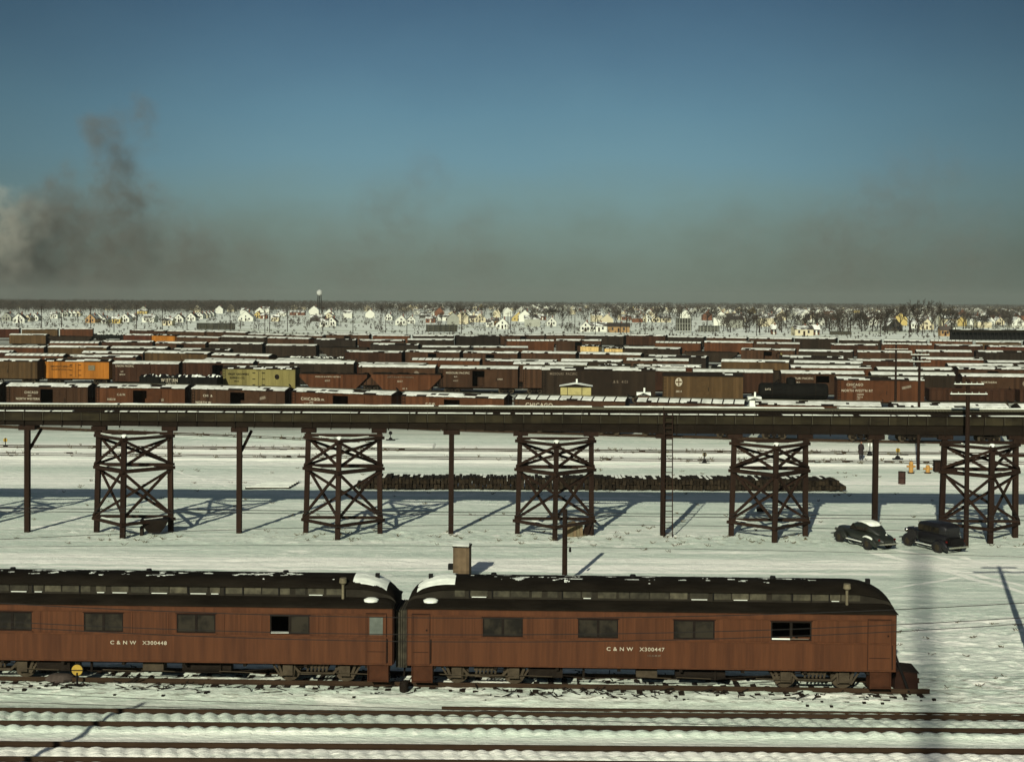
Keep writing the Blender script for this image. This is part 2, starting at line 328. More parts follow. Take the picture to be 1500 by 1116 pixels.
for p_, q_, hw_ in [((1283, 807), (1520, 873), .24), ((1268, 806), (1520, 862), .22), ((1300, 803), (1520, 839), .22), ((1395, 812), (1520, 845), .22), ((1350, 836), (1520, 838), .14), ((1300, 863), (1420, 842), .12), ((880, 826), (922, 843), .16), ((1316, 936), (1460, 946), .14), ((1400, 1000), (1520, 1022), .2), ((1316, 926), (1450, 917), .2), ((1300, 917), (1520, 905), .22), ((250, 688), (345, 716), .12), ((0, 828), (1330, 842), .25), ((0, 822), (1330, 833), .3)]:
    wht = mth('MAXIMUM', wht, mth('MULTIPLY', rut(p_, q_, hw_), .95))
blot = rng(nz_(1, (.35, .6, 1), 7, .72), .53, .60)
wht = mth('MAXIMUM', wht, mth('MULTIPLY', blot, mth('MULTIPLY', rng(nz_(1, (.05, .09, 1), 3), .48, .6), .75)))
foot = mth('MULTIPLY', rng(nz_(1, (1.2, 1.8, 1), 6, .75), .50, .60), mth('MULTIPLY', rng(sp.outputs[0], 14, 19), rng(sp.outputs[1], 64, 70, 1, 0)))
wht = mth('MAXIMUM', wht, mth('MULTIPLY', foot, .8))
c0 = mixc(wht, GREY, WHITE)
# churned, dirty snow close to the rails and in the yard
def near(fn_a, fn_b, hw):                # |Y - (a + bX)| < hw
    e_ = mth('SUBTRACT', sp.outputs[1], mth('MULTIPLY_ADD', sp.outputs[0], fn_b, fn_a)); return rng(mth('ABSOLUTE', e_), hw * .6, hw, 1, 0)
dirt_n = rng(nz_(1, (1.4, 4.5, 1), 7, .7), .50, .66)
def lk(fn): return fn(0), fn(1) - fn(0)
tracks = near(*lk(PC), 3.0)
c1 = mixc(mth('MULTIPLY', mth('MULTIPLY', tracks, dirt_n), .75), c0, DIRT)
tr2 = mth('MAXIMUM', near(*lk(F1), 1.6), near(*lk(F2), 1.6))
c1 = mixc(mth('MULTIPLY', mth('MULTIPLY', tr2, rng(nz_(1, (2, 6, 1), 6, .7), .56, .7)), .6), c1, DIRT)
c1 = mixc(mth('MULTIPLY', rng(nz_(1, (.9, 3.5, 1), 7, .75), .62, .72), .55), c1, (.30, .26, .17))
spot = mth('MULTIPLY', rng(nz_(1, (5, 9, 1), 4, .6), .685, .72), rng(nz_(1, (.16, .3, 1), 4, .7), .47, .58))
c1 = mixc(mth('MULTIPLY', spot, .85), c1, (.10, .085, .05))
fz = rng(mth('ABSOLUTE', mth('SUBTRACT', sp.outputs[1], 86.4)), 1.5, 4.0, 1, 0)
c1 = mixc(mth('MULTIPLY', mth('MULTIPLY', fz, rng(nz_(1, (1.5, 2.5, 1), 7, .8), .55, .64)), .8), c1, (.27, .245, .15))
yard = mth('MULTIPLY', rng(sp.outputs[1], 146, 165), rng(sp.outputs[1], 500, 560, 1, 0))
c1 = mixc(mth('MULTIPLY', yard, rng(nz_(1, (.05, .4, 1), 5), .35, .6, .25, .9)), c1, (.10, .085, .065))
fld = mth('MULTIPLY', rng(sp.outputs[1], 520, 600), rng(nz_(1, (.012, .02, 1), 6, .7), .46, .66, .0, .65))
c1 = mixc(mth('MULTIPLY', rng(sp.outputs[1], 520, 600), .7), c1, (.80, .84, .74))
c1 = mixc(fld, c1, (.38, .42, .28))
l(c1, b.inputs['Base Color'])
bh = mth('ADD', mth('MULTIPLY', nz_(1, (1.1, 3.2, 2), 8, .7), .16), mth('MULTIPLY', nz_(1, (5, 12, 6), 6, .75), .06))
bp = n.new('ShaderNodeBump'); bp.inputs['Strength'].default_value = .8; bp.inputs['Distance'].default_value = 1; l(bh, bp.inputs['Height']); l(bp.outputs[0], b.inputs['Normal'])
me.materials.append(gm)
go = bpy.data.objects.new('ground', me); C.objects.link(go); tag(go, 'snow covered railway yard ground with packed streaks', None, None, 'structure')

# ---------------------------------------------------------------- tracks
def straight_track(fn, X0, X1, label, ztop=.2, tie=False, group=None, w=.075):
    Xc = (X0 + X1) / 2; a = math.atan(fn(1) - fn(0)); t = thing('railway_track', label, 'railway track', (Xc, fn(Xc), 0), a, group)
    h = (X1 - X0) / 2
    for s in (-1, 1):
        m_ = MB().box(-h, h, s * .75 - w / 2, s * .75 + w / 2, ztop - .05, ztop).box(-h, h, s * .75 - .012, s * .75 + .012, ztop - .14, ztop - .05).box(-h, h, s * .75 - .07, s * .75 + .07, ztop - .17, ztop - .14)
        m_.build('rail', M['rust_rail'], t)
    if tie:
        proto = B(-.11, .11, -1.3, 1.3, ztop - .36, ztop - .175).mesh('tie', M['tie']); k = 0; x = -h
        while x < h and k < 98:
            o = bpy.data.objects.new('tie', proto); C.objects.link(o); o.parent = t; o.location = (x + random.uniform(-.04, .04), random.uniform(-.05, .05), 0); o.rotation_euler.z = random.uniform(-.02, .02); x += tie; k += 1
    return t
straight_track(F1, -40, 40, 'snow-humped rusty track just in front of the two red coaches', .26)
straight_track(F2, -40, 40, 'lowest rusty track in the picture, snow humps between its rails', .26)
straight_track(PC, -27, 16, 'dark track under the two red coaches with bare tie ends', .34, .56)
straight_track(T1, -70, 75, 'thin track beyond the timber pile, closest to the freight cars', .24)
straight_track(T2, -70, 75, 'thin track beyond the timber pile, closest to the pile', .21)
straight_track(T0, -75, -14, 'turnout track slanting behind the trestle to join the thin tracks', .2)
SP, _ = line_from((690, 1041), (1500, 1051))
B(-11, 11, -.05, .05, 0, .13).build('spare_rail', M['rust_rail'], None, loc=(8.5, SP(8.5), .02), rz=math.atan(SP(1) - SP(0)))
tag(bpy.data.objects['spare_rail'], 'thin spare rail lying on snow between coaches and front track', 'rail')

# ---------------------------------------------------------------- passenger coaches
CH = .09                       # ground the coach stands on (rail top .34)
def rail_z(x): return .34
def coach_truck(parent, x, wheels=2):
    tf = MB()
    for s in (-1, 1):
        y = s * 1.02
        tf.box(-1.75, 1.75, y - .05, y + .05, .72, .84)                                   # top bar
        tf.bar((-.62, y, .36), (.62, y, .36), .07, .09)                                    # equaliser low bar
        for q_ in (-1, 1):
            tf.bar((q_ * .62, y, .36), (q_ * .86, y, .60), .07, .09); tf.bar((q_ * .86, y, .60), (q_ * 1.1, y, .64), .07, .09)
            tf.box(q_ * 1.1 - .19, q_ * 1.1 + .19, y - .09 + s * .04, y + .09 + s * .04, .30, .70)   # journal box and pedestal
            tf.bar((q_ * 1.32, y, .25), (q_ * 1.5, y, .75), .06, .1); tf.bar((q_ * .9, y, .25), (q_ * .84, y, .75), .06, .08)
            tf.bar((q_ * 1.7, y, .72), (q_ * 1.38, y, .22), .05, .07)
        for k in range(6): tf.cyl((-.36 + k * .145, y, .44), (-.30 + k * .145, y, .72), .045, n=6)
    tf.box(-.45, .45, -1.0, 1.0, .55, .70)
    fr = tf.build('truck_frame', M['truckm'], parent, loc=(x, 0, rail_z(0) - .0))
    wm = MB()
    for y in (-.72, .72): wm.cyl((0, y - .07, 0), (0, y + .07, 0), .44, n=22); 
    wm.cyl((0, -.98, 0), (0, .98, 0), .08, n=8)
    wme = wm.mesh('wheelset', M['truckm'])
    for q_ in (-1.1, 1.1):
        w_ = bpy.data.objects.new('wheelset', wme); C.objects.link(w_); w_.parent = fr; w_.location = (q_, 0, .44)
    return fr
def coach(Xc, label, LG, num, wins, doors, snow_ends, rng_seed, lx, small=None):
    rd = random.Random(rng_seed)
    t = thing('passenger_coach', label, 'railway coach', (Xc, PC(Xc), 0), math.atan(COACH_K), 'red maintenance coaches')
    h = LG / 2; hw = 1.45; zb, zs, ze = 1.17, 2.30, 3.36           # sill, belt rail, eave
    wz0, wz1 = 2.30, 3.02
    # sides with real window openings on the camera side
    m_ = MB(); y0, y1 = -hw, -hw + .10
    m_.box(-h, h, y0 - .012, y1, zb, zs - .06)                     # lower sheathing
    m_.box(-h, h, y0 - .012, y1, wz1 + .05, ze)                        # letterboard
    m_.build('lower_side', M['coach_p'], t)
    m_ = MB(); x = -h
    for (a, b2) in sorted(wins): m_.box(x, a, y0, y1, zs - .06, wz1 + .05); m_.box(a, b2, y0, y1, zs - .06, wz0); m_.box(a, b2, y0, y1, wz1, wz1 + .05); x = b2
    m_.box(x, h, y0, y1, zs - .06, wz1 + .05)
    m_.build('side_sheathing', M['coach'], t)
    B(-h, h, hw - .1, hw, zb, ze).build('far_side', M['coach_p'], t)
    for s in (-1, 1): B(s * h - .05, s * h + .05, -hw + .1, hw - .1, zb, ze).build('end_wall', M['coach_d'], t)
    B(-h + .06, h - .06, -hw + .1, hw - .1, zb, zb + .08).build('floor', M['void'], t)
    tr = MB().box(-h, h, y0 - .04, y0 - .012, zs - .10, zs - .05).box(-h, h, y0 - .035, y0 - .012, ze - .07, ze - .02).box(-h, h, y0 - .030, y0 - .012, zb, zb + .05).box(-h, h, y0 - .03, y0 - .012, wz1 + .055, wz1 + .085)
    tr.build('belt_rail', M['coach_p'], t)
    bat = MB()                                                        # thin shadow-line battens between windows
    for (a, b2) in sorted(wins):
        for q_ in (a - .33, b2 + .33): B(q_ - .02, q_ + .02, y0 - .02, y0, zs - .05, wz1 + .05).build('batten', M['coach_p'], t)
    for i, (a, b2) in enumerate(sorted(wins)):
        fr = MB()
        fr.box(a, b2, y0 + .02, y0 + .06, wz0, wz0 + .05).box(a, b2, y0 + .02, y0 + .06, wz1 - .05, wz1).box(a, a + .05, y0 + .02, y0 + .06, wz0 + .05, wz1 - .05).box(b2 - .05, b2, y0 + .02, y0 + .06, wz0 + .05, wz1 - .05)
        c_ = (a + b2) / 2; fr.box(c_ - .05, c_ + .05, y0 + .015, y0 + .06, wz0 + .05, wz1 - .05)
        w_ = fr.build('window', M['sash'], t)
        op = (num.endswith('8') and i == len(wins) - 1)
        far_open = num.endswith('7') and i == len(wins) - 1
        if far_open: B(a + .7, b2 - .1, y0 + .005, y0 + .035, wz0 + .05, wz0 + .075).build('snow_ledge', M['ltr_dim'], w_)
        if not op and not far_open: B(a + .05, c_ - .05, y0 + .035, y0 + .045, wz0 + .05, wz1 - .05).build('pane', M['glass'], w_)
        else:
            B(a + .04, c_ - .04, y0 + .005, y0 + .035, wz0 + .03, wz0 + .08).build('snow_ledge', M['snow'], w_)
        if not far_open: B(c_ + .05, b2 - .05, y0 + .035, y0 + .045, wz0 + .05, wz1 - .05).build('pane', M['glass'], w_)
    for (a, b2, glazed) in doors:
        d_ = MB().box(a, b2, y0 - .03, y0 - .013, zb + .06, zs - .11); d_.box(a, b2, y0 - .018, y0, zs - .05, wz1 + .04)
        d_.box(a - .04, a, y0 - .045, y0 - .013, zb + .06, wz1 + .1).box(b2, b2 + .04, y0 - .045, y0 - .013, zb + .06, wz1 + .1)
        d_.box(a + .06, b2 - .06, y0 - .036, y0 - .03, zb + .25, zb + .3)
        do = d_.build('door', M['coach_d' if False else 'coach_p'], t)
        MB().box(a - .055, a - .04, y0 - .05, y0 - .012, zb + .05, wz1 + .13).box(b2 + .04, b2 + .055, y0 - .05, y0 - .012, zb + .05, wz1 + .13).box(a - .04, b2 + .04, y0 - .05, y0 - .012, wz1 + .1, wz1 + .125).box(a, b2, y0 - .04, y0 - .031, zb + .5, zb + .52).build('door_edge', M['coach_d'], do)
        if glazed: B(a + .08, b2 - .08, y0 - .03, y0 - .018, zs + .02, wz1 - .03).build('door_window', M['glass_l'], do)
        else: B(b2 - .1, b2 - .05, y0 - .06, y0 - .03, zs + .2, zs + .25).build('handle', M['black'], do)
        MB().cyl((b2 + .09, y0 - .06, zb + .1), (b2 + .09, y0 - .06, zs - .12), .015, n=5).build('grab_rail', M['black'], t)
    for (a, b2) in sorted(wins): B(a - .05, b2 + .05, y0 - .05, y0 - .013, wz0 - .05, wz0 - .005).build('window_sill', M['coach_p'], t); B(a - .04, b2 + .04, y0 - .03, y0 - .013, wz1 + .005, wz1 + .035).build('window_head', M['coach_d'], t)
    MB().box(-h + .02, h - .02, y0 - .06, y0 - .013, ze - .02, ze + .005).build('eave_line', M['coach_d'], t)  # thin dark strip along the side just under the eave
    for x in np.arange(-h + 1.2, h - 1.2, 1.5): MB().cyl((x, -1.2, .78), (x + 1.3, -1.2, .74), .018, n=5).build('brake_rod', M['truckm'], t) if rd.random() < .6 else None
    # roof: lofted along x, ends sweep down as a bull-nose
    xe = 1.62
    def s_(x):
        d_ = abs(x) - (h + .08 - xe); return 1.0 if d_ <= 0 else math.sqrt(max(0, 1 - (d_ / xe) ** 2))
    st = [-(h + .08) + xe * (1 - math.cos(k / 9 * math.pi / 2)) for k in range(10)]; st = st + [x_ for x_ in np.linspace(st[-1] + .5, -st[-1] - .5, 40)] + [-v for v in st[::-1]]
    low = [(-1.54, 3.33), (-1.55, 3.40), (-1.35, 3.50), (-1.05, 3.58), (-.90, 3.62), (.90, 3.62), (1.05, 3.58), (1.35, 3.50), (1.55, 3.40), (1.54, 3.33)]
    def z_(z, x): return 3.34 + (z - 3.34) * max(.03, s_(x))
    def zl(z, x): d_ = abs(x) - (h + .08 - .5); return z if d_ <= 0 else 3.33 + (z - 3.33) * math.sqrt(max(.02, 1 - (d_ / .5) ** 2))
    MB().loft([[(x_, y, zl(z, x_)) for y, z in low] for x_ in st]).build('lower_roof', M['soot'], t, True)
    cl = [(-.90, 3.60), (-.90, 4.00), (.90, 4.00), (.90, 3.60)]
    MB().loft([[(x_, y, z_(z, x_)) for y, z in cl] for x_ in st]).build('clerestory', M['clere2'], t)
    up = [(-1.02, 3.97), (-1.03, 4.02), (-.85, 4.16), (-.5, 4.28), (0, 4.33), (.5, 4.28), (.85, 4.16), (1.03, 4.02), (1.02, 3.97)]
    MB().loft([[(x_, y * (.55 + .45 * min(1, s_(x_) * 1.3)), z_(z, x_)) for y, z in up] for x_ in st]).build('upper_roof', M['soot'], t, True)
    x = -h + 1.75
    while x < h - 1.9:
        w_ = rd.choice((.62, .66, .70, .38)); o = B(x, x + w_, -.925, -.90, 3.70, 3.95).build('clerestory_window', M['clere'], t)
        if rd.random() < .3: B(x + .05, x + w_ - .05, -.97, -.925, 3.685, 3.705).build('snow_ledge', M['snow'], o)
        if rd.random() < .35: B(x - .06, x - .02, -.96, -.90, 3.66, 3.97).build('bracket', M['black'], o)
        x += w_ + rd.choice((.05, .06, .10, .22))
    # patchy snow on the roof crown and on the bull-nose ends
    def patch_roof(xa, xb, ya, yb, off=.02, nm='roof_snow', lowr=False, thr=.42, res=(60, 10), se=1):
        prof = low if lowr else up; pm = MB(); NX, NY = res
        ys = [p[0] for p in prof]; zs_ = [p[1] for p in prof]
        def surf(x, y):
            if lowr: zz = zl(np.interp(y, ys[1:-1], zs_[1:-1]), x)
            else:
                k = .55 + .45 * min(1, s_(x) * 1.3); zz = z_(np.interp(y / k, ys[1:-1], zs_[1:-1]), x)
            return zz
        xs = np.linspace(xa, xb, NX + 1); yv = np.linspace(ya, yb, NY + 1)
        keep = {}
        for i in range(NX):
            for j in range(NY):
                xm = (xs[i] + xs[i + 1]) / 2; ym = (yv[j] + yv[j + 1]) / 2
                ed = min((xm - xa) / abs(xb - xa), (xb - xm) / abs(xb - xa), (ym - ya) / (yb - ya), (yb - ym) / (yb - ya)) * 2
                if float(fbm(np.array(xm * (1.1 if thr < .5 else 2.2) + rng_seed), np.array(ym * (3.3 if thr < .5 else 6)), 5 + rng_seed, 5)) * .9 + (.13 * float(vnoise(np.array(xm * .22 + rng_seed), np.array(.5), 3)) - .07 if thr > .5 else 0) + (.35 * min(1, ed * 2.2) if thr < .5 else .12 * min(1, ed * 3)) > thr: keep[i, j] = 1
        vid = {}
        def v(i, j):
            if (i, j) not in vid: vid[i, j] = len(pm.v); pm.v.append((xs[i], yv[j], surf(xs[i], yv[j]) + off))
            return vid[i, j]
        for (i, j) in keep: pm.f.append((v(i, j), v(i + 1, j), v(i + 1, j + 1), v(i, j + 1))); pm.mi.append(0)
        if pm.f: 
            o = pm.build(nm, M['snow'], t, True); o['kind'] = 'stuff'; return o
    patch_roof(-h + 2, h - 2, -.7, .9, thr=.675, res=(420, 40), off=.012)
    for (xa, xb) in snow_ends: patch_roof(xa, xb, -.9, .9, thr=.36, res=(60, 60), off=.03)
    for s in (-1, 1):
        if (s < 0 and 'L' in small) or (s > 0 and 'R' in small):
            MB().ball((s * (h - .85), -1.12, 3.56), .30, 5, .35).build('roof_snow', M['snow'], t, True).scale = (1, 1, 1)
    # stove pipes, vents
    for xp in [v for v in (lx[1:]) ]:
        MB().cyl((xp, -1.02, 3.55), (xp, -1.02, 4.14), .055, n=10).cyl((xp, -1.02, 4.14), (xp, -1.02, 4.20), .08, .15, n=10).cyl((xp, -1.02, 4.20), (xp, -1.02, 4.38), .15, .13, n=10).build('stove_pipe', M['pipe'], t, True)
    for s in (-1, 1): MB().box(s * (h - .75) - .08, s * (h - .75) + .08, -.12, .06, z_(4.33, h - .75) - .02, z_(4.33, h - .75) + .17).build('vent_cap', M['black'], t)
    for k in range(3): xv = -h + 3.2 + k * (LG / 3.4); MB().cyl((xv, .1, 4.3), (xv, .1, 4.42), .14, .10, n=8).build('vent_cap', M['black'], t)
    # steps at both ends, below the sill
    for s in (-1, 1):
        a = s * (h - .55)
        sm = MB().box(a - .40, a + .40, -1.36, -1.32, .55, zb - .02).box(a - .40, a - .36, -1.42, -.8, .50, zb - .02).box(a + .36, a + .40, -1.42, -.8, .50, zb - .02)
        for k in range(3): sm.box(a - .36, a + .36, -1.44 + k * .12, -1.2 + k * .12, .52 + k * .24, .55 + k * .24)
        sm.build('step', M['coach_d2'], t)
    # underframe, queen posts and truss rods, boxes
    uf = MB().box(-h + .1, h - .1, -.9, -.75, .98, zb - .01).box(-h + .1, h - .1, .75, .9, .98, zb - .01)
    for k in range(8): x_ = -h + 1 + k * (LG - 2) / 7; uf.box(x_ - .06, x_ + .06, -1.3, 1.3, 1.0, zb - .01)
    uf.build('underframe', M['under'], t)
    rodm = MB()
    for y in (-.95, .95):
        pts = [(-h + 2.2, y, 1.05), (-2.5, y, .66), (2.5, y, .66), (h - 2.2, y, 1.05)]
        for a, b2 in zip(pts, pts[1:]): rodm.cyl(a, b2, .02, n=5)
    rodm.build('truss_rod', M['under'], t)
    for xq in (-2.5, 2.5): B(xq - .04, xq + .04, -1.0, -.9, .64, 1.1).build('queen_post', M['under'], t)
    B(-4.6, -3.3, -1.1, -.5, .68, 1.0).build('equipment_box', M['under'], t)
    MB().cyl((1.0, -.7, .82), (2.9, -.7, .82), .21, n=12).build('air_tank', M['under'], t, True)
    B(-.5, .3, -1.0, -.5, .72, 1.0).build('battery_box', M['truckm'], t)
    coach_truck(t, -h + 2.95); coach_truck(t, h - 2.95)
    text('C & N W   X' + num, .195, M['ltr'], t, (lx[0], -hw - .034, 1.84), sx=1.18)
    if num.endswith('7'): text('I.C.C.M.W', .085, M['ltr_dim'], t, (lx[0] + 1.55, -hw - .034, 1.64), sx=1.2)
    return t
# opening positions along each coach, from the photo columns
def lx_(pxs, Xc): return [tuple((p - 750) * 51.45 / F - Xc for p in (a, b2)) for a, b2 in pxs]
XL, XR, LGc = -13.62, 5.33, 18.38
cR = coach(XR, 'red-brown coach numbered X300447 with its far end free beside a wooden box', LGc, '300447',
      lx_([(711, 770), (851, 910), (991, 1051), (1133, 1192)], XR), [(-LGc / 2 + .22, -LGc / 2 + .80, False), (LGc / 2 - 1.0, LGc / 2 - .22, False)],
      [(-LGc / 2 + .3, -LGc / 2 + 1.75)], 3, [(893 - 750) * 51.4 / F - XR, LGc / 2 - 1.75], 'L')
cL = coach(XL, 'red-brown coach numbered X300448 running out of the picture edge', LGc, '300448',
      lx_([(-20, 40), (118, 177), (257, 315), (396, 455), (-160, -100)], XL), [(LGc / 2 - .95, LGc / 2 - .28, True), (-LGc / 2 + .22, -LGc / 2 + .8, False)],
      [(LGc / 2 - 1.6, LGc / 2 - .3)], 8, [(163 - 750) * 51.9 / F - XL, LGc / 2 - 1.95], 'R')
# canvas diaphragm between the coaches belongs to the nearer numbered coach
dm = MB(); 
for k in range(5): x = -LGc / 2 - .50 + k * .09; dm.box(x, x + .07, -.95, .95, .95, 3.15); dm.box(x + .07, x + .09, -.88, .88, 1.0, 3.1)
dm.build('diaphragm', M['diaph'], cR)
MB().box(-LGc / 2 - .5, -LGc / 2, -.12, .12, .72, .95).cyl((-LGc / 2 - .2, -.35, .95), (-LGc / 2 - .25, -.4, .45), .04, n=6).build('coupler', M['under'], cR)
B(LGc / 2, LGc / 2 + .45, -.12, .12, .74, .95).build('coupler', M['under'], cR)

# wooden box and leaning bar at the free end of the coach
p = at(1328, 1012); bxo = thing('wooden_box', 'brown wooden box with a sloping lid at the free end of the coach', 'box', (p.x - .12, p.y, 0), R(4)); bxo.scale = (.8, .85, .9)
MB().loft([[(-.58, -.4, 0), (.58, -.4, 0), (.58, .5, 0), (-.58, .5, 0)], [(-.58, -.4, 1.0), (.52, -.4, .86), (.52, .5, 1.0), (-.58, .5, 1.12)]]).build('box_body', M['coach_d'], bxo)
MB().loft([[(-.62, -.46, 1.01), (.58, -.46, .87), (.58, .54, 1.02), (-.62, .54, 1.14)], [(-.62, -.46, 1.05), (.58, -.46, .91), (.58, .54, 1.06), (-.62, .54, 1.18)]]).build('lid', M['under'], bxo)
a = at(1334, 1022); lb = MB().bar((a.x, a.y, 0.05), (a.x - .72, a.y + .5, 2.2), .07, .07).build('leaning_bar', M['black']); tag(lb, 'dark bar leaning on the end of coach X300447', 'bar')

# clutter by the coach track
def lantern(px, py, lab, z=.75):
    p = at(px, py, z); t = thing('switch_lantern', lab, 'switch stand', (p.x, p.y, 0))
    MB().cyl((0, 0, 0), (0, 0, z - .1), .04, n=8).box(-.25, .25, -.2, .2, 0.05, .16).build('stand', M['black'], t)
    MB().cyl((0, .02, z), (0, .08, z), .24, n=24).build('disc_back', M['black'], t)
    MB().cyl((0, -.01, z), (0, .018, z), .21, n=24).build('target_disc', M['yellow'], t)
    B(-.23, .23, -.02, -.011, z - .03, z + .01).build('stripe', M['black'], t)
    MB().box(-.09, .09, 0.09, .27, z - .1, z + .32).build('lamp_case', M['black'], t)
lantern(113, 981, 'low switch stand with a round yellow disc beside the coach truck')
def blob(name, lab, cat, px, py, sx, sy, sz, m, seed=1):
    p = at(px, py); bm_ = MB(); rings = []
    rr = random.Random(seed)
    for k in range(1, 7):
        a = math.pi * k / 7; rings.append([(sx * math.sin(a) * math.cos(2 * math.pi * i / 12) * rr.uniform(.85, 1.1), sy * math.sin(a) * math.sin(2 * math.pi * i / 12) * rr.uniform(.85, 1.1), sz * (.5 - .5 * math.cos(a))) for i in range(12)])
    o = bm_.loft(rings).build(name, m, None, True, loc=(p.x, p.y, .05)); return tag(o, lab, cat)
blob('ash_heap', 'low brown ash heap beside the yellow disc switch stand', 'ash heap', 88, 1003, .6, .4, .42, mat('ash', (.07, .055, .045), .95, .5, 5), 3)
blob('coal_bucket', 'dark lump between the two coaches over the track', 'bucket', 592, 1018, .2, .2, .55, M['under'], 4)
# sticks, timbers and dead weeds under the coaches
db = MB(); rd = random.Random(5)
for k in range(300):
    X = rd.uniform(-20, 14.5); 
    if rd.random() < .45: X = rd.choice((rd.gauss(3.0, 1.2), rd.gauss(-13, 1.8), rd.gauss(5.5, 1.6)))
    Y = PC(X) - rd.uniform(.85, 1.9) if rd.random() < .7 else PC(X) + rd.uniform(-.5, 1.4); z = float(ground_z(X, Y)); a = rd.uniform(0, 6.28); l_ = rd.uniform(.12, .6)
    db.bar((X, Y, z), (X + l_ * math.cos(a), Y + .4 * l_ * math.sin(a), z + rd.uniform(-.02, .35) * l_ + .02), .025, .03)
for k in range(60):
    X = rd.uniform(-21, 16); Y = PC(X) - rd.uniform(.9, 2.3) ; z = float(ground_z(X, Y)); s_1 = rd.uniform(.02, .06)
    db.box(X - s_1, X + s_1 * 1.3, Y - s_1, Y + s_1, z - .02, z + s_1)
tag(db.build('track_debris', M['under']), 'sticks, clinker and dead weeds in the snow along the coach track', None, None, 'stuff')

# ---------------------------------------------------------------- timber trestle
DT = 87.2
tz = lambda X: 6.86 - .0042 * (X + 25) if X < -8 else 6.79 - .012 * min(18, X + 8)        # underside of the deck
tr = thing('timber_trestle', 'long dark timber trestle carrying a boarded deck across the snow', 'trestle', (0, 0, 0))
X0, X1 = -46, 52
def strip(name, m, y0, y1, z0, z1, seg=1.23, gap=.0, x0=X0, x1=X1, p=tr, jit=0):
    mb = MB(); x = x0
    while x < x1: e = min(x + seg, x1); dz = random.uniform(-jit, jit); mb.box(x + gap, e, y0 + random.uniform(-jit, jit) * .5, y1, z0(x) if callable(z0) else z0 + dz, z1 + dz); x = e
    return mb.build(name, m, p)
strip('lower_beam', M['deck_dark'], DT + .10, DT + .45, lambda x: tz(x), 7.17, jit=0)
strip('side_boarding', M['deck'], DT - .02, DT + .06, 7.20, 7.72, gap=.025, jit=.006)
strip('ledge_board', M['deck_dark'], DT - .10, DT + .40, 7.725, 7.80)
strip('deck_floor', M['deck_dark'], DT + .46, DT + 2.3, 7.05, 7.15, 4)
strip('inner_wall', M['deck_dark'], DT + 1.15, DT + 1.25, 7.16, 7.98, 2.46)  # dark board colour carries the shade of the gap under the upper beam
strip('upper_beam', M['gray_board'], DT + 1.0, DT + 1.7, 8.0, 8.16, 3.7, jit=.008)
strip('far_beam', M['deck_dark'], DT + 2.0, DT + 2.3, lambda x: tz(x), 8.0)
mb = MB(); x = X0; rd = random.Random(3)
while x < X1:
    mb.box(x - .03, x + .03, DT - .09, DT - .02, 7.15 + rd.uniform(0, .06), 7.72); mb.box(x - .035, x + .035, DT + .02, DT + .09, tz(x) - rd.uniform(-.03, .1), 7.18)
    if rd.random() < .5: mb.box(x + .1, x + .16, DT - .12, DT - .06, 7.79, 7.79 + rd.uniform(.08, .3))
    x += 1.23
mb.build('batten', M['deck_dark'], tr)
mb = MB(); x = X0
while x < X1: mb.box(x + .031, x + .052, DT - .088, DT - .025, 7.22, 7.70 + rd.uniform(0, .3)); x += 1.23
mb.build('batten_edge', M['gray_board'], tr)
# snow lying along the ledge and along the upper beam
def snow_line(name, ya, yb, z, hgt, thr, seed, step=.16):
    mb = MB(); x = X0
    while x < X1:
        v = float(fbm(np.array(x * .55), np.array(seed * 1.), seed, 4)) 
        if v > thr and (int(x / 1.23) != int((x + step) / 1.23) or True):
            a = float(fbm(np.array(x * 1.3), np.array(seed * 2.), seed + 4, 3)); hh = hgt * (.45 + a)
            if abs((x / 1.23) % 1 - .5) < .46 or name == 'beam_snow': mb.box(x, x + step + .001, ya + .04 * a, yb - .06 * a, z, z + hh)
        x += step
    return mb.build(name, M['snow'], tr)
snow_line('ledge_snow', DT - .10, DT + .38, 7.80, .035, .30, 2)
snow_line('beam_snow', DT + 1.02, DT + 1.68, 8.165, .055, .22, 9)
# light, ribbed edge under the beam snow
mb = MB(); x = X0
while x < X1: mb.box(x, x + .12, DT + .93, DT + 1.0, 8.02, 8.13); x += .2
mb.build('tie_end_stub', M['gray_board'], tr)
def zt(X): return tz(X) - .02
def single_post(X, brace=1, y=DT + .30):
    pm = MB(); w = .32; pm.loft([[(X - w / 2, y - w / 2, -.1), (X + w / 2, y - w / 2, -.1), (X + w / 2, y + w / 2, -.1), (X - w / 2, y + w / 2, -.1)],
                                 [(X - w / 2 + .02, y - w / 2, zt(X) - .3), (X + w / 2 + .02, y - w / 2, zt(X) - .3), (X + w / 2 + .02, y + w / 2, zt(X) - .3), (X - w / 2 + .02, y + w / 2, zt(X) - .3)]])
    o = pm.build('post', M['post'], tr)
    B(X - .5, X + .55, y - .2, y + .2, zt(X) - .3, zt(X)).build('cap', M['post'], tr)
    if brace: MB().bar((X + .12, y + .1, zt(X) - 1.55), (X + .62, y + .9, zt(X) - .3), .14, .14).build('knee_brace', M['post'], tr)
    B(X - .22, X + .22, y + 1.5, y + 1.75, zt(X) - .35, zt(X)).build('cap', M['post'], tr)
for k in range(-1, 6): single_post(-31.1 + 13.62 * k, k in (0, 1))
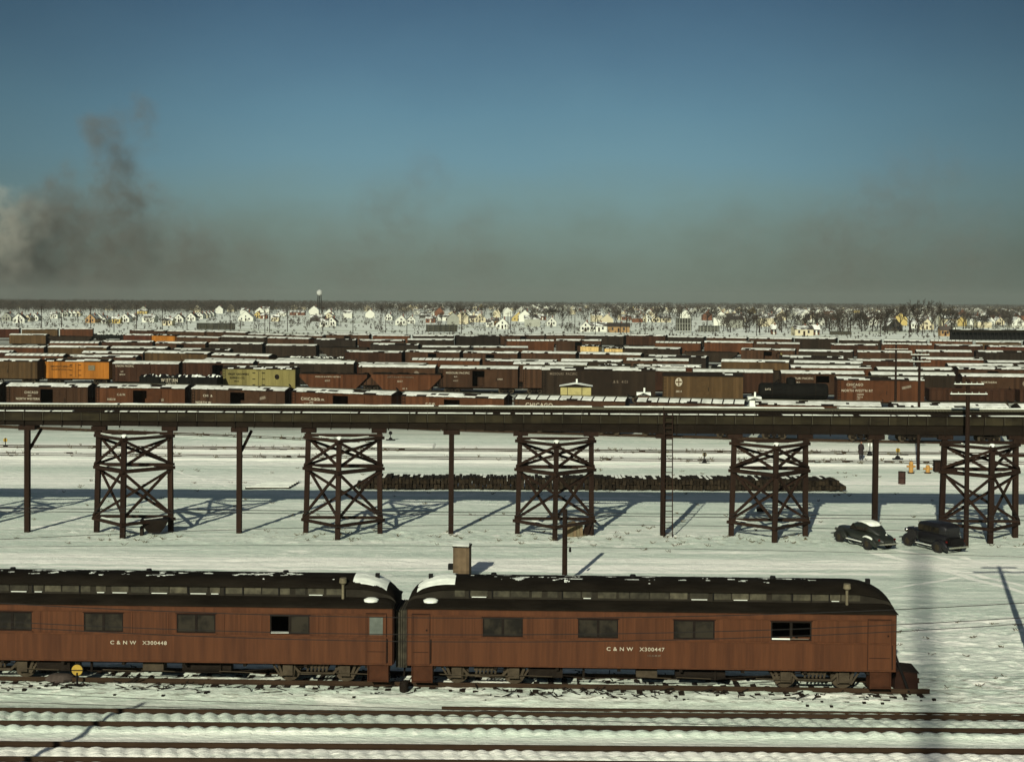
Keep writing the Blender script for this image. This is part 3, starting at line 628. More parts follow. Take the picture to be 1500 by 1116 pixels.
def tower(Xc):
    w = 2.28; zc = zt(Xc); y = DT + .30
    o = bpy.data.objects.new('tower', None); C.objects.link(o); o.parent = tr
    B(Xc - w - .45, Xc - w + .5, y - .2, y + .2, zc - .28, zc).build('cap', M['post'], o); B(Xc + w - .5, Xc + w + .45, y - .2, y + .2, zc - .28, zc).build('cap', M['post'], o)
    ay = DT - 1.95; lv = [.95, 4.25, zc - .55]; top = {'l': zc - .28, 'r': zc - .28, 'a': zc - .42}
    rd_ = random.Random(int(Xc * 10))
    def P(k, z): f = (1 - z / 6.6); return {'l': Vector((Xc - w - .16 * f, y, z)), 'r': Vector((Xc + w + .05 * f, y, z)), 'a': Vector((Xc - .02 - .08 * f, ay - .1 * f, z))}[k]
    for k in 'lra':
        a, b2 = P(k, -.1), P(k, top[k]); wv = .155
        MB().loft([[(c.x + i * wv, c.y + j * wv, c.z) for i, j in ((-1, -1), (1, -1), (1, 1), (-1, 1))] for c in (a, b2)]).build('leg', M['post'], o)
    MB().ball((Xc - .02, ay, zc - .44), .20, 5, .8).build('leg_snow', M['snow'], o)
    for (p_, q_) in (('l', 'r'), ('l', 'a'), ('r', 'a')):
        n_ = Vector((0, -.2, 0)) if (p_, q_) == ('l', 'r') else (Vector((-.13, -.15, 0)) if p_ == 'l' else Vector((.13, -.15, 0)))
        for i, z in enumerate(lv):
            zz = z + (.12 if (p_, q_) == ('l', 'r') else -.05)
            a, b2 = P(p_, zz), P(q_, zz); e = (b2 - a).normalized() * .22
            MB().bar(a + n_ - e, b2 + n_ + e, .12, .19).build('strut', M['post'], o)
            if i == 1: MB().bar(a - n_ - e + Vector((0, 0, .02)), b2 - n_ + e + Vector((0, 0, .02)), .12, .14).build('strut', M['post'], o)
        for i in range(2):
            zl_, zh = lv[i] + .2, lv[i + 1] - .2
            MB().bar(P(p_, zl_) + n_ * 1.25, P(q_, zh) + n_ * 1.25, .10, .17).build('brace', M['post'], o)
            MB().bar(P(q_, zl_) - n_ * .8, P(p_, zh) - n_ * .8, .10, .17).build('brace', M['post'], o)
    # snow caught on struts
    sm = MB()
    for (p_, q_) in (('l', 'r'), ('r', 'a'), ('l', 'a')):
        for z in lv:
            if rd_.random() < .6 and z > 0:
                sm = MB(); a, b2 = P(p_, z + .13), P(q_, z + .13); f0 = rd_.uniform(.1, .4); f1 = f0 + rd_.uniform(.2, .5); n_ = Vector((0, -.2, 0)) if (p_, q_) == ('l', 'r') else Vector((0, -.16, 0))
                sm.bar(a.lerp(b2, f0) + n_, a.lerp(b2, min(1, f1)) + n_, .10, .03); sm.build('strut_snow', M['snow'], o)
for Xc in (-37.9, -24.2, -10.75, 2.85, 16.6, 30.1, 43.7): tower(Xc)

# ladder beside one post
p0 = at(977.5, 793); p1x = p0.x
t = thing('ladder', 'tall wooden ladder standing against the trestle post', 'ladder', (p0.x + .05, DT - .35, 0))
for s in (-.10, .46): MB().bar((s + .0, 0, 0), (s * .9 + .0, .12, 7.95), .06, .07).build('rail', M['post'], t)
for k in range(22): B(-.09, .46, -.0 + .0053 * k, .05 + .0053 * k, .2 + k * .355, .25 + k * .355).build('rung', M['post'], t)
B(-.2, -.14, -.05, .0, 7.0, 8.3).build('hand_rail', M['post'], t)

# tub beneath the first tower, plank box and post beneath the third
p = at(227, 783); t = thing('coal_tub', 'dark tapered coal tub standing under the trestle tower', 'tub', (p.x, p.y, 0), R(8))
MB().loft([[(x * sx_, y * sx_, z) for x, y in ((-.75, -.45), (.75, -.45), (.75, .45), (-.75, .45))] for z, sx_ in ((.12, .45), (.5, .85), (1.0, 1.15))]).build('tub_body', M['under'], t)
B(-.9, -.72, -.3, .35, .0, .55).build('side_plate', M['tie'], t); MB().box(-.84, .84, -.5, .5, 1.0, 1.06).build('rim', M['black'], t)
p = at(846, 785); t = thing('plank_bin', 'tan upright plank bin under the trestle tower beside dark boards', 'bin', (p.x - .25, p.y, 0), R(10))
for k in range(5): B(-.5 + k * .21, -.31 + k * .21, -.3, .3, 0, .8 + .06 * (k % 3)).build('plank', mat('tan_plank%d' % k, (.17 - .02 * (k % 2), .125, .07), .9, .4, 4), t)
p = at(861, 785); t = tag(MB().bar((-.2, 0, 0), (.1, .2, .95), .5, .12).bar((.15, 0, 0), (.2, .3, .7), .3, .1).build('broken_board', M['post'], None, loc=(p.x, p.y, 0)), 'dark broken boards leaning beside the tan plank bin', 'board')
# short pole with lantern in front of the third tower
Dp = 72.; p = atD(827, Dp); t = thing('short_pole', 'short dark pole with a small hanging lamp behind the coach roof', 'pole', (p.x, p.y, 0))
MB().cyl((0, 0, 0), (0, 0, 4.02), .15, .13, n=10).build('pole_shaft', M['post'], t)
MB().bar((.1, 0, 2.0), (.3, 0, 2.0), .03, .03).cyl((.28, 0, 1.75), (.28, 0, 2.0), .07, .05, n=8).build('lamp', M['black'], t)
# brown hut like a flue behind the coaches
p = at(677, 846); t = thing('timber_booth', 'narrow brown timber booth with snow on its flat top behind the coaches', 'booth', (p.x, p.y, 0), R(-6))
bw = mat('booth_board', (.12, .085, .05), .9, .4, 3, planks=.15)
B(-.44, .44, -.44, .44, 0, 1.72).build('booth_wall', bw, t); B(-.48, .48, -.48, .48, 1.72, 1.78).build('booth_roof', M['under'], t); B(-.46, .42, -.46, .46, 1.78, 1.84).build('roof_snow', M['snow'], t)
MB().box(.445, .50, -.5, -.45, 0, 1.98).build('corner_rod', M['black'], t)
B(-.75, -.44, -.2, .1, .45, .75).build('side_box', M['black'], t)

# ---------------------------------------------------------------- telegraph poles
IN = mat('insulator', (.3, .33, .28), .3, .2, 3)
def tele_pole(px, foot, top, arms, label, r=.14, D=None, snow=True, group=None):
    p = at(px, foot) if D is None else atD(px, D); hgt = H - (top - HOR - .0055 * (px - 750)) * p.y / F
    t = thing('telegraph_pole', label, 'pole', (p.x, p.y, 0), 0, group)
    MB().cyl((0, 0, 0), (0, 0, hgt), r, r * .75, n=8).build('pole_shaft', M['post'], t)
    for (y_, wpx) in arms:
        z = H - (y_ - HOR - .0055 * (px - 750)) * p.y / F; w = wpx * p.y / F / 2
        a_ = B(-w, w, -.2, -.1, z - .06, z + .05).build('crossarm', M['post'], t)
        if snow: B(-w, w, -.21, -.09, z + .052, z + .10).build('arm_snow', M['snow'], a_)
        mi = MB(); n_ = 6
        for k in range(n_): x_ = -w * .93 + 1.86 * w * k / (n_ - 1); mi.cyl((x_, -.15, z + .05), (x_, -.15, z + .19), .035, .03, n=6)
        mi.build('insulator', IN, a_)
    return t
tele_pole(1415, 800, 556, [(564, 43), (578.5, 54)], 'tall telegraph pole with two snowy crossarms just beside the trestle tower', .17)
tele_pole(1345, 688, 515, [(520.5, 27), (530.5, 31)], 'telegraph pole rising through the trestle between the boxcar ends', .15)
tele_pole(1311.5, 604, 501, [(504.5, 36), (512, 34)], 'telegraph pole in front of the lettered red boxcar with snowy crossarms', .17)
# poles in front of the picture whose shadows and wires cross it
def near_pole(tx, ty, hgt, arms, label, name='telegraph_pole'):
    s = at(tx, ty); k = 2.26; X = s.x - .65 * hgt; Y = s.y - 2.26 * hgt
    t = thing(name, label, 'pole', (X, Y, 0)); MB().cyl((0, 0, 0), (0, 0, hgt), .17, .11, n=10).build('pole_shaft', M['post'], t)
    for dz, w in arms: B(-w, w, -.06, .06, hgt - dz - .08, hgt - dz + .05).build('crossarm', M['post'], t)
    return X, Y
npA = near_pole(1463, 829, 9.5, [(.15, 1.0), (.75, 1.55)], 'telegraph pole outside the picture that throws the two-armed shadow')
npB = near_pole(213, 1029, 9.0, [], 'plain pole outside the picture that throws the slanting shadow over the tracks')

# wires
WM = mat('wire', (.012, .011, .010), .6, .1, 1)
WM2 = mat('weathered_wire', (.10, .10, .09), .5, .2, 1)
def wire(pts, D, label, r=.011, m=WM):
    """pts: photo points the wire passes, at depth D (or D at each end)"""
    D0, D1 = D if isinstance(D, tuple) else (D, D)
    xs = [q_[0] for q_ in pts]; ys = [q_[1] for q_ in pts]; co_ = np.polyfit(xs, ys, min(2, len(pts) - 1)); ring = []
    for k in range(33):
        x = -160 + 1820 * k / 32; y = float(np.polyval(co_, x)); D_ = D0 + (D1 - D0) * (x / 1500)
        v = atD(x, D_, 0); z = H - (y - HOR - .0055 * (x - 750)) * D_ / F; ring.append([(v.x, v.y + r * math.cos(a), z + r * math.sin(a)) for a in (0, 2.09, 4.19)])
    o = MB().loft(ring).build('wire', m); return tag(o, label, 'wire')
wire([(0, 885), (600, 906), (1000, 905), (1500, 884)], 30, 'highest of the thin wires crossing in front of the red coaches', .010)
wire([(0, 912), (400, 928), (700, 932), (1100, 925), (1500, 906)], 31, 'middle wire crossing in front of the coach windows', .010)
wire([(0, 919), (400, 938), (700, 942), (1100, 936), (1500, 915)], 31.5, 'lower wire crossing at the coach window sills', .010)
wire([(0, 745), (500, 749), (900, 753), (1500, 757)], 62, 'upper wire of the pair hanging in front of the trestle shadow', .017)
wire([(0, 750), (500, 753), (900, 757), (1500, 763)], 62, 'lower wire of the pair hanging in front of the trestle shadow', .017)
wire([(0, 789), (350, 782), (700, 766), (1200, 774), (1500, 786)], 55, 'wire hanging low across the trestle feet', .012)
wire([(0, 802), (500, 800), (1000, 805)], 50, 'faint wire crossing the snow just under the trestle feet', .009)
wire([(0, 1017), (400, 1034), (800, 1047)], 31, 'faint wire low over the snow in front of the coach track', .008)
wire([(0, 1031), (400, 1044)], 31.5, 'lowest faint wire over the front rusty track', .008)

# smokestack behind the camera: its long soft shadow lies across the snow
sp_ = at(1344, 950); tip = at(1347, 806); kx = (tip.x - sp_.x) / (tip.y - sp_.y)
hs = 72.; t = thing('smokestack', 'tall round smokestack that throws the broad soft shadow across snow and tracks', 'smokestack', (tip.x - .65 * hs, tip.y - 2.26 * hs, 0))
MB().cyl((0, 0, 0), (0, 0, hs), .60, .29, n=20).build('stack_shaft', M['under'], t, True); MB().cyl((0, 0, hs), (0, 0, hs + .3), .42, .42, n=20).build('rim', M['under'], t)

# ---------------------------------------------------------------- heap of crossties
P0, P1 = at(522, 716.5), at(1240, 720); Lp = P1.x - P0.x; nt_ = 140; pitch = Lp / nt_
tt = mat('old_tie_end', (.0105, .008, .005), .95, .6, 2.5, col2=(.026, .019, .011), rnd=.5)
protos = []
for k in range(6):
    r_ = random.Random(k); w, h_ = pitch * r_.uniform(.40, .5), .36
    protos.append(MB().loft([[(-w, y, -h_ / 2 * r_.uniform(.8, 1.05)), (w, y, -h_ / 2 * r_.uniform(.8, 1.05)), (w * r_.uniform(.8, 1), y, h_ / 2), (0, y, h_ / 2 * r_.uniform(1, 1.2)), (-w * r_.uniform(.8, 1), y, h_ / 2)] for y in (0, 2.4)]).mesh('crosstie', tt))
rd = random.Random(12); rest = MB(); smb = MB()
for i in range(nt_):
    x = P0.x + (i + .5) * pitch; y = P0.y + (P1.y - P0.y) * i / nt_; e = min(i, nt_ - 1 - i)
    for lay in range(2):
        if e < 5 and lay == 1 and e < rd.randint(1, 6): continue
        o = bpy.data.objects.new('crosstie', rd.choice(protos)); C.objects.link(o)
        o.location = (x + rd.uniform(-.03, .03), y + rd.uniform(-.12, .12) + (0 if lay else -.05), .25 + lay * .37 + rd.uniform(-.03, .04)); o.rotation_euler = (0, rd.uniform(-.16, .16), rd.uniform(-.05, .05)); o.scale.z = rd.uniform(.85, 1.15)
        tag(o, 'old dark crosstie stacked in the long low heap beyond the trestle', 'crosstie', 'crossties in the long heap')
    if e > 4:
        hh = rd.uniform(.10, .26); rest.box(x - pitch * rd.uniform(.38, .5), x + pitch * rd.uniform(.38, .5), y + rd.uniform(-.02, .2), y + 2.4, .70, .74 + hh)
        if rd.random() < .22: smb.box(x - pitch * .4, x + pitch * .4, y + rd.uniform(.3, 1.2), y + 2.3, .741 + hh, .765 + hh)
tag(rest.build('crosstie_heap', tt), 'upper jumble of crossties lying on the long heap', None, None, 'stuff')
tag(smb.build('heap_snow', M['snow']), 'snow lying on the long crosstie heap', None, None, 'stuff')
p = at(398, 712); t = thing('plank_stack', 'low stack of snow covered planks lying on the snow before the trestle shadow', 'planks', (p.x, p.y, 0), R(3))
for k in range(5): B(-1.9 + .3 * k, 1.6 + .1 * k, .8 * k - 1.6, .8 * k - 1.35, 0, .12).build('plank', M['tie'], t); B(-1.85 + .3 * k, 1.55 + .1 * k, .8 * k - 1.58, .8 * k - 1.0, .121, .17).build('plank_snow', M['snow'], t)

# ---------------------------------------------------------------- switch stands, barrels, hydrants and the man
def dwarf(px, py, lab, hgt=.7, col=M['black'], tip_=None):
    p = at(px, py); t = thing('switch_stand', lab, 'switch stand', (p.x, p.y, 0))
    MB().box(-.5, .5, -.12, .12, .03, .14).loft([[(x * s, y * s, z) for x, y in ((-.22, -.2), (.22, -.2), (.22, .2), (-.22, .2))] for z, s in ((.14, 1), (hgt * .6, .55), (hgt * .62, .3))]).build('stand_base', M['black'], t)
    MB().cyl((0, 0, hgt * .5), (0, 0, hgt + .25), .04, n=6).build('mast', M['black'], t)
    MB().cyl((0, -.05, hgt + .3), (0, .0, hgt + .3), .20, n=14).build('target_disc', tip_ or M['black'], t); MB().cyl((0, 0, hgt + .1), (0, 0, hgt + .5), .08, n=8).build('lamp', M['black'], t)
dwarf(8, 656, 'low switch stand with a small yellow disc on the thin track', .5, tip_=M['yellow'])
dwarf(572, 645, 'lone switch stand on open snow under the trestle deck', .5)
dwarf(1032, 680, 'switch stand beside the thin track with a pale lamp', .6, tip_=M['pipe'])
dwarf(1315, 673, 'switch stand with a yellow lamp near the two hydrants', .6, tip_=M['yellow'])
dwarf(1274, 669, 'switch stand with a pale target beside the standing man', .9, tip_=M['snow'])
p = at(1321, 708); t = thing('oil_drum', 'upright rusty drum standing alone on the snow', 'drum', (p.x, p.y, 0)); MB().cyl((0, 0, 0), (0, 0, .95), .30, n=16).build('drum_body', mat('drum_rust', (.05, .026, .02), .8, .5, 4), t, True); MB().cyl((0, 0, .96), (0, 0, 1.0), .31, n=16).cyl((0, 0, .45), (0, 0, .5), .31, n=16).build('hoop', M['under'], t)
HY = mat('ochre_hydrant', (.40, .22, .06), .7, .4, 4)
for px, py, lab, hh in ((1334.5, 693, 'taller ochre hydrant with side caps beside the pole foot', 1.1), (1359, 693, 'squat ochre valve post beside the dark chest', .7)):
    p = at(px, py); t = thing('hydrant', lab, 'hydrant', (p.x, p.y, 0))
    MB().cyl((0, 0, 0), (0, 0, hh * .8), .2, .19, n=12).ball((0, 0, hh * .8), .2, 5).build('hydrant_body', HY, t, True); MB().cyl((-.38, 0, hh * .55), (.38, 0, hh * .55), .09, n=8).build('side_cap', HY, t)
    MB().cyl((0, 0, 0), (0, 0, .08), .3, n=12).build('flange', M['under'], t)
p = at(1376, 691); t = thing('tool_chest', 'dark iron-bound chest standing beside the trestle tower', 'chest', (p.x, p.y, 0), R(-5))
B(-.48, .48, -.35, .35, .05, .92).build('chest_body', M['post'], t); MB().box(-.51, .51, -.38, .38, .92, 1.02).build('lid', M['under'], t); MB().box(-.62, -.48, -.05, .05, .55, .65).box(.48, .62, -.05, .05, .45, .65).build('handle', M['black'], t)
p = at(1114, 750); tag(MB().loft([[(x * s, y * s, z) for x, y in ((-.28, -.2), (.28, -.25), (.22, .2), (-.25, .2))] for z, s in ((.05, 1), (.3, 1.1), (.42, .6))]).build('rock', M['under'], None, loc=(p.x, p.y, 0)), 'dark lump lying alone on the snow beyond the ladder', 'rock')

def man(px, py):
    p = at(px, py); t = thing('person', 'man in a long dark coat and cap standing by the track', 'person', (p.x, p.y, .05), R(15))
    V = [((0, 0, .95), .17), ((0, 0, 1.15), .17), ((0, -.01, 1.38), .20), ((0, -.01, 1.50), .09), ((0, -.02, 1.56), .075), ((0, -.03, 1.68), .105), ((0, -.03, 1.76), .08),
         ((-.20, 0, 1.42), .085), ((-.27, -.02, 1.14), .07), ((-.24, -.12, .92), .055), ((.20, 0, 1.42), .085), ((.27, -.02, 1.14), .07), ((.23, -.14, .95), .055),
         ((-.10, 0, .85), .12), ((-.11, -.02, .48), .085), ((-.11, .02, .10), .065), ((-.12, -.14, .05), .05), ((.10, 0, .85), .12), ((.13, .02, .48), .085), ((.14, .05, .10), .065), ((.16, -.10, .05), .05)]
    E = [(0, 1), (1, 2), (2, 3), (3, 4), (4, 5), (5, 6), (2, 7), (7, 8), (8, 9), (2, 10), (10, 11), (11, 12), (0, 13), (13, 14), (14, 15), (15, 16), (0, 17), (17, 18), (18, 19), (19, 20)]
    me_ = bpy.data.meshes.new('body'); me_.from_pydata([v for v, _ in V], E, []); me_.materials.append(mat('dark_clothing', (.022, .018, .017), .95, .3, 5))
    o = bpy.data.objects.new('body', me_); C.objects.link(o); o.parent = t; sk = o.modifiers.new('skin', 'SKIN'); 
    for i, (_, r_) in enumerate(V): me_.skin_vertices[0].data[i].radius = (r_, r_)
    me_.skin_vertices[0].data[0].use_root = True; o.modifiers.new('sub', 'SUBSURF').levels = 1; o.modifiers['sub'].render_levels = 2
    MB().loft([[(sx_ * math.cos(a), sy * math.sin(a), z) for a in [2 * math.pi * i / 14 for i in range(14)]] for z, sx_, sy in ((.62, .27, .2), (.9, .24, .19), (1.15, .22, .18), (1.40, .24, .17), (1.50, .10, .10))]).build('coat', mat('dark_coat', (.030, .023, .022), .95, .3, 4), t, True)
    MB().cyl((0, -.03, 1.72), (0, -.03, 1.82), .125, .11, n=14).box(-.09, .09, -.22, -.08, 1.72, 1.745).build('cap', M['post'], t, True)
    MB().ball((0, -.075, 1.64), .085, 6, 1.2).build('face', mat('skin', (.36, .20, .13), .6, .1, 4), t, True)
man(1261, 674)

# ---------------------------------------------------------------- two motor cars
def sup(x, w, z0, z1, n=20, e=2.6, yo=0):
    zc, hz = (z0 + z1) / 2, (z1 - z0) / 2; o = []
    for i in range(n):
        a = 2 * math.pi * i / n; c, s = math.cos(a), math.sin(a)
        o.append((x, yo + w * math.copysign(abs(c) ** (2 / e), c), zc + hz * math.copysign(abs(s) ** (2 / e), s)))
    return o
def carpaint(name, c):
    m = bpy.data.materials.new(name); m.use_nodes = True; b_ = m.node_tree.nodes['Principled BSDF']; b_.inputs['Base Color'].default_value = c + (1,); b_.inputs['Roughness'].default_value = .45; b_.inputs['Coat Weight'].default_value = .15; b_.inputs['Coat Roughness'].default_value = .25
    q_ = m.node_tree.nodes.new('ShaderNodeTexNoise'); q_.inputs['Scale'].default_value = 4; q_.inputs['Detail'].default_value = 6; r_ = m.node_tree.nodes.new('ShaderNodeMapRange'); r_.inputs[3].default_value = .25; r_.inputs[4].default_value = .7; m.node_tree.links.new(q_.outputs[0], r_.inputs[0]); m.node_tree.links.new(r_.outputs[0], b_.inputs['Roughness']); return m
CHR = bpy.data.materials.new('chrome'); CHR.use_nodes = True; CHR.node_tree.nodes['Principled BSDF'].inputs['Metallic'].default_value = 1; CHR.node_tree.nodes['Principled BSDF'].inputs['Roughness'].default_value = .25; CHR.node_tree.nodes['Principled BSDF'].inputs['Base Color'].default_value = (.55, .53, .45, 1)
TY = mat('tyre', (.02, .019, .018), .9, .3, 5); HUB = mat('wheel_disc', (.035, .029, .018), .6, .3, 5); RED = mat('tail_lens', (.08, .008, .006), .3, .2, 4)
def auto(label, name, px, py, head, paint, body, cabin, fend, wheels_r, wb, tw, extra):
    p = at(px, py); t = thing(name, label, 'car', (p.x, p.y, float(ground_z(p.x, p.y)) + .0), head)
    MB().loft([sup(*s) for s in body]).build('body', paint, t, True)
    cb = MB().loft([sup(*s) for s in cabin]).build('cabin', paint, t, True)
    for x, s in ((wb / 2, -1), (wb / 2, 1), (-wb / 2, -1), (-wb / 2, 1)):
        rings = []
        for k in range(9):
            a = k / 8; xx = x + .62 - 1.30 * a if x > 0 else x + .58 - 1.36 * a; hgt = math.sin(math.pi * min(1, max(0.04, a * .9 + .05))) ** .55
            rings.append(sup(xx, .17 * (.35 + .65 * hgt), .30 if .2 < a < .8 else .25, .34 + (fend - .34) * hgt, 14, 2.4, s * (tw / 2 + .02)))
        MB().loft(rings).build('fender', paint, t, True)
        wm = MB().cyl((0, -.085, 0), (0, .085, 0), wheels_r, n=20).build('wheel', TY, t, True, loc=(x, s * (tw / 2 + .10), wheels_r))
        MB().cyl((0, s * .086, 0), (0, s * .105, 0), wheels_r * .55, wheels_r * .4, n=16).build('rim', HUB, wm, True)
    for s in (-1, 1):
        B(-wb / 2 + .4, wb / 2 - .4, min(s * (tw / 2 - .15), s * (tw / 2 + .14)), max(s * (tw / 2 - .15), s * (tw / 2 + .14)), .33, .38).build('running_board', TY, t)
        B(-wb / 2 + .45, wb / 2 - .45, min(s * (tw / 2), s * (tw / 2 + .12)), max(s * (tw / 2), s * (tw / 2 + .12)), .381, .42).build('board_snow', M['snow'], t)
    extra(t)
    t.scale = (.95, .95, .98)
    return t
def ex1(t):
    for s in (-1, 1):
        for (xa, xb, za, zb_) in ((-.05, .50, 1.10, 1.40), (-.75, -.12, 1.10, 1.44), (-1.15, -.82, 1.12, 1.36)):
            MB().loft([[(xa, s * .735, za), (xb, s * .75, za), (xb - .12, s * .60, zb_), (xa + .04, s * .585, zb_)], [(xa, s * .70, za), (xb, s * .70, za), (xb - .12, s * .5, zb_), (xa + .04, s * .5, zb_)]]).build('side_window', M['glass'], t)
        MB().cyl((-2.28, s * .62, .72), (-2.36, s * .62, .70), .06, n=8).build('tail_lamp', RED, t)
        MB().cyl((2.0, s * .62, .78), (2.12, s * .62, .78), .10, n=12).build('headlamp', CHR, t)
    MB().loft([[(-1.52, y, 1.15), (-1.30, y * .85, 1.40), (-1.24, y * .85, 1.40), (-1.45, y, 1.15)] for y in (-.40, .40)]).build('rear_window', M['glass'], t)
    MB().loft([sup(-2.50, .80, .40, .50, 12), sup(-2.44, .82, .39, .51, 12)]).build('bumper', CHR, t, True); MB().loft([sup(2.42, .80, .40, .50, 12), sup(2.48, .78, .39, .51, 12)]).build('bumper', CHR, t, True)
    MB().cyl((-2.20, 0, .74), (-2.26, 0, .72), .07, n=10).build('number_plate_lamp', RED, t)
    # snow on the roof and down the sloping tail, on the fenders
    MB().loft([sup(x, w, z0, z1, 18, 2.2) for x, w, z0, z1 in ((.30, .2, 1.44, 1.50), (.1, .46, 1.42, 1.60), (-.4, .52, 1.46, 1.68), (-.9, .52, 1.40, 1.64), (-1.15, .44, 1.32, 1.53), (-1.3, .25, 1.26, 1.40))]).build('roof_snow', M['snow'], t, True)
    MB().loft([sup(x, w, z0, z1, 12, 2.2, .84) for x, w, z0, z1 in ((-1.05, .08, .70, .80), (-1.3, .13, .76, .88), (-1.7, .12, .72, .84), (-1.9, .06, .66, .76))]).build('fender_snow', M['snow'], t, True)
    MB().loft([sup(x, w, z0, z1, 12, 2.2, -.2) for x, w, z0, z1 in ((-1.5, .1, 1.05, 1.12), (-1.75, .22, .96, 1.06), (-2.0, .12, .84, .93))]).build('trunk_snow', M['snow'], t, True)
body1 = [(2.38, .22, .45, .80), (2.2, .42, .42, .98), (1.6, .50, .40, 1.04), (.9, .64, .36, 1.08), (.4, .76, .34, 1.12), (-.6, .80, .34, 1.12), (-1.3, .78, .36, 1.10), (-1.8, .70, .38, 1.00), (-2.2, .58, .42, .84), (-2.42, .38, .46, .66)]
cab1 = [(.75, .55, .95, 1.14), (.45, .62, .95, 1.42), (.05, .66, .95, 1.58), (-.5, .67, .95, 1.63), (-1.0, .64, .95, 1.54), (-1.45, .54, .90, 1.32), (-1.8, .40, .8, 1.08), (-2.05, .2, .7, .9)]
auto('rounded dark green sedan with a thick cap of snow on its roof', 'parked_car', 1265, 798, R(180 - 66), carpaint('dark_green_paint', (.010, .012, .008)), body1, cab1, .86, .36, 2.85, 1.46, ex1)
def ex2(t):
    for s in (-1, 1):
        for (xa, xb) in ((.05, .55), (-.65, -.05), (-1.3, -.78)):
            MB().box(xa, xb, min(s * .70, s * .735), max(s * .70, s * .735), 1.25, 1.58).build('side_window', M['glass'], t)
        MB().ball((1.75, s * .62, 1.02), .15, 6).build('headlamp', CHR, t, True); MB().cyl((-1.98, s * .7, .8), (-2.06, s * .7, .8), .06, n=8).build('tail_lamp', RED, t)
    B(-1.80, -1.74, -.35, .35, 1.28, 1.52).build('rear_window', M['glass'], t)
    MB().box(-2.3, -1.85, -.48, .48, .55, 1.0).build('trunk', M['black'], t); MB().bar((-2.38, -.8, .48), (-2.38, .8, .48), .06, .10).bar((-2.3, -.4, .48), (-2.0, -.4, .5), .05, .05).build('bumper', CHR, t); MB().bar((2.3, -.75, .48), (2.3, .75, .48), .05, .08).build('bumper', CHR, t)
    MB().box(2.0, 2.04, -.3, .3, .55, 1.15).build('radiator_grille', CHR, t)
    MB().cyl((1.0, .78, .80), (1.0, .94, .80), .36, n=18).build('spare_wheel', TY, t, True)
body2 = [(2.0, .33, .45, 1.14), (1.3, .38, .42, 1.20), (.75, .48, .40, 1.25), (.6, .66, .38, 1.26), (-.5, .70, .38, 1.28), (-1.5, .70, .40, 1.28), (-1.85, .62, .45, 1.22)]
cab2 = [(.70, .60, 1.1, 1.60), (.58, .67, 1.1, 1.74), (0, .70, 1.1, 1.82), (-1.2, .70, 1.1, 1.82), (-1.65, .66, 1.1, 1.76), (-1.82, .58, 1.1, 1.6)]
body2 = [s + (20, 4) for s in body2]; cab2 = [s + (20, 4.5) for s in cab2]
auto('square black sedan of older shape parked beside the trestle tower', 'parked_car', 1366, 802, R(180 - 65), carpaint('black_paint', (.004, .0035, .004)), body2, cab2, .90, .38, 2.75, 1.42, ex2)

# ---------------------------------------------------------------- freight cars (local: x along the track, camera side is -y, z from the ground)
LB = 12.4
def patchy_snow(L_, ze, zr, seed, ribs=False, thr=.30):
    rd_ = random.Random(seed); mb = MB(); NX = 40; ys = [-1.56, -1.2, -.6, -.25, .25, .6, 1.2, 1.56]
    for i in range(NX):
        xa, xb = -L_ / 2 + L_ * i / NX, -L_ / 2 + L_ * (i + 1) / NX
        if ribs and i % 4 == 0: xa += .16
        for j in range(7):
            v_ = float(fbm(np.array((i + .5) * .22 + seed * 7), np.array(j * .8), seed, 3))
            if v_ < thr or (abs(j - 3) < 1 and v_ < thr + .12) or (j in (0, 6) and v_ < thr + .06): continue
            z = [ze + (zr - ze) * (1 - abs(y) / 1.56) + .035 for y in ys]; z = [q__ + .03 for q__ in z]; y0_ = ys[j] + (rd_.uniform(0, .12) if j == 0 else 0)
            mb.add([(xa, y0_, z[j]), (xb, y0_, z[j]), (xb, ys[j + 1], z[j + 1]), (xa, ys[j + 1], z[j + 1])], [(0, 1, 2, 3)])
            if j == 0: mb.add([(xa, y0_, z[j] - .10), (xb, y0_, z[j] - .10), (xb, y0_, z[j]), (xa, y0_, z[j])], [(0, 1, 2, 3)])
    return mb
def trucks(t, x, full):
    for s in (-1, 1):
        tm = MB()
        for q_ in (-1, 1):
            y = q_ * 1.0; tm.bar((-.95, y, .66), (-.5, y, .78), .1, .1); tm.bar((-.5, y, .78), (.5, y, .78), .1, .1); tm.bar((.5, y, .78), (.95, y, .66), .1, .1); tm.bar((-.9, y, .6), (-.35, y, .36), .1, .1); tm.bar((.9, y, .6), (.35, y, .36), .1, .1); tm.bar((-.35, y, .36), (.35, y, .36), .1, .1)
            tm.box(-.98, -.66, y - .1, y + .1, .5, .76).box(.66, .98, y - .1, y + .1, .5, .76); tm.box(-.12, .12, y - .09, y + .09, .36, .78)
        tm.box(-.25, .25, -1, 1, .5, .8)
        if not full:
            for q_ in (-.83, .83):
                for y in (-.75, .75): tm.cyl((q_, y - .06, .62), (q_, y + .06, .62), .42, n=10)
        o = tm.build('truck', M['under'], t, loc=(s * x, 0, 0))
        if full:
            for q_ in (-.83, .83):
                MB().cyl((0, -.82, 0), (0, -.7, 0), .42, n=14).cyl((0, .7, 0), (0, .82, 0), .42, n=14).cyl((0, -.95, 0), (0, .95, 0), .07, n=6).build('wheelset', M['truckm'], o, loc=(q_, 0, .62))
def frame_(t, L_, col=None):
    MB().box(-L_ / 2, L_ / 2, -.35, .35, .85, 1.08).box(-L_ / 2 - .5, L_ / 2 + .5, -.1, .1, .86, 1.04).box(-3.2, -1.0, -1.1, -.4, .7, 1.0).bar((-L_ / 2 + 2.6, -1.2, 1.05), (L_ / 2 - 2.6, -1.2, 1.05), .1, .12).build('underframe', M['under'], t)
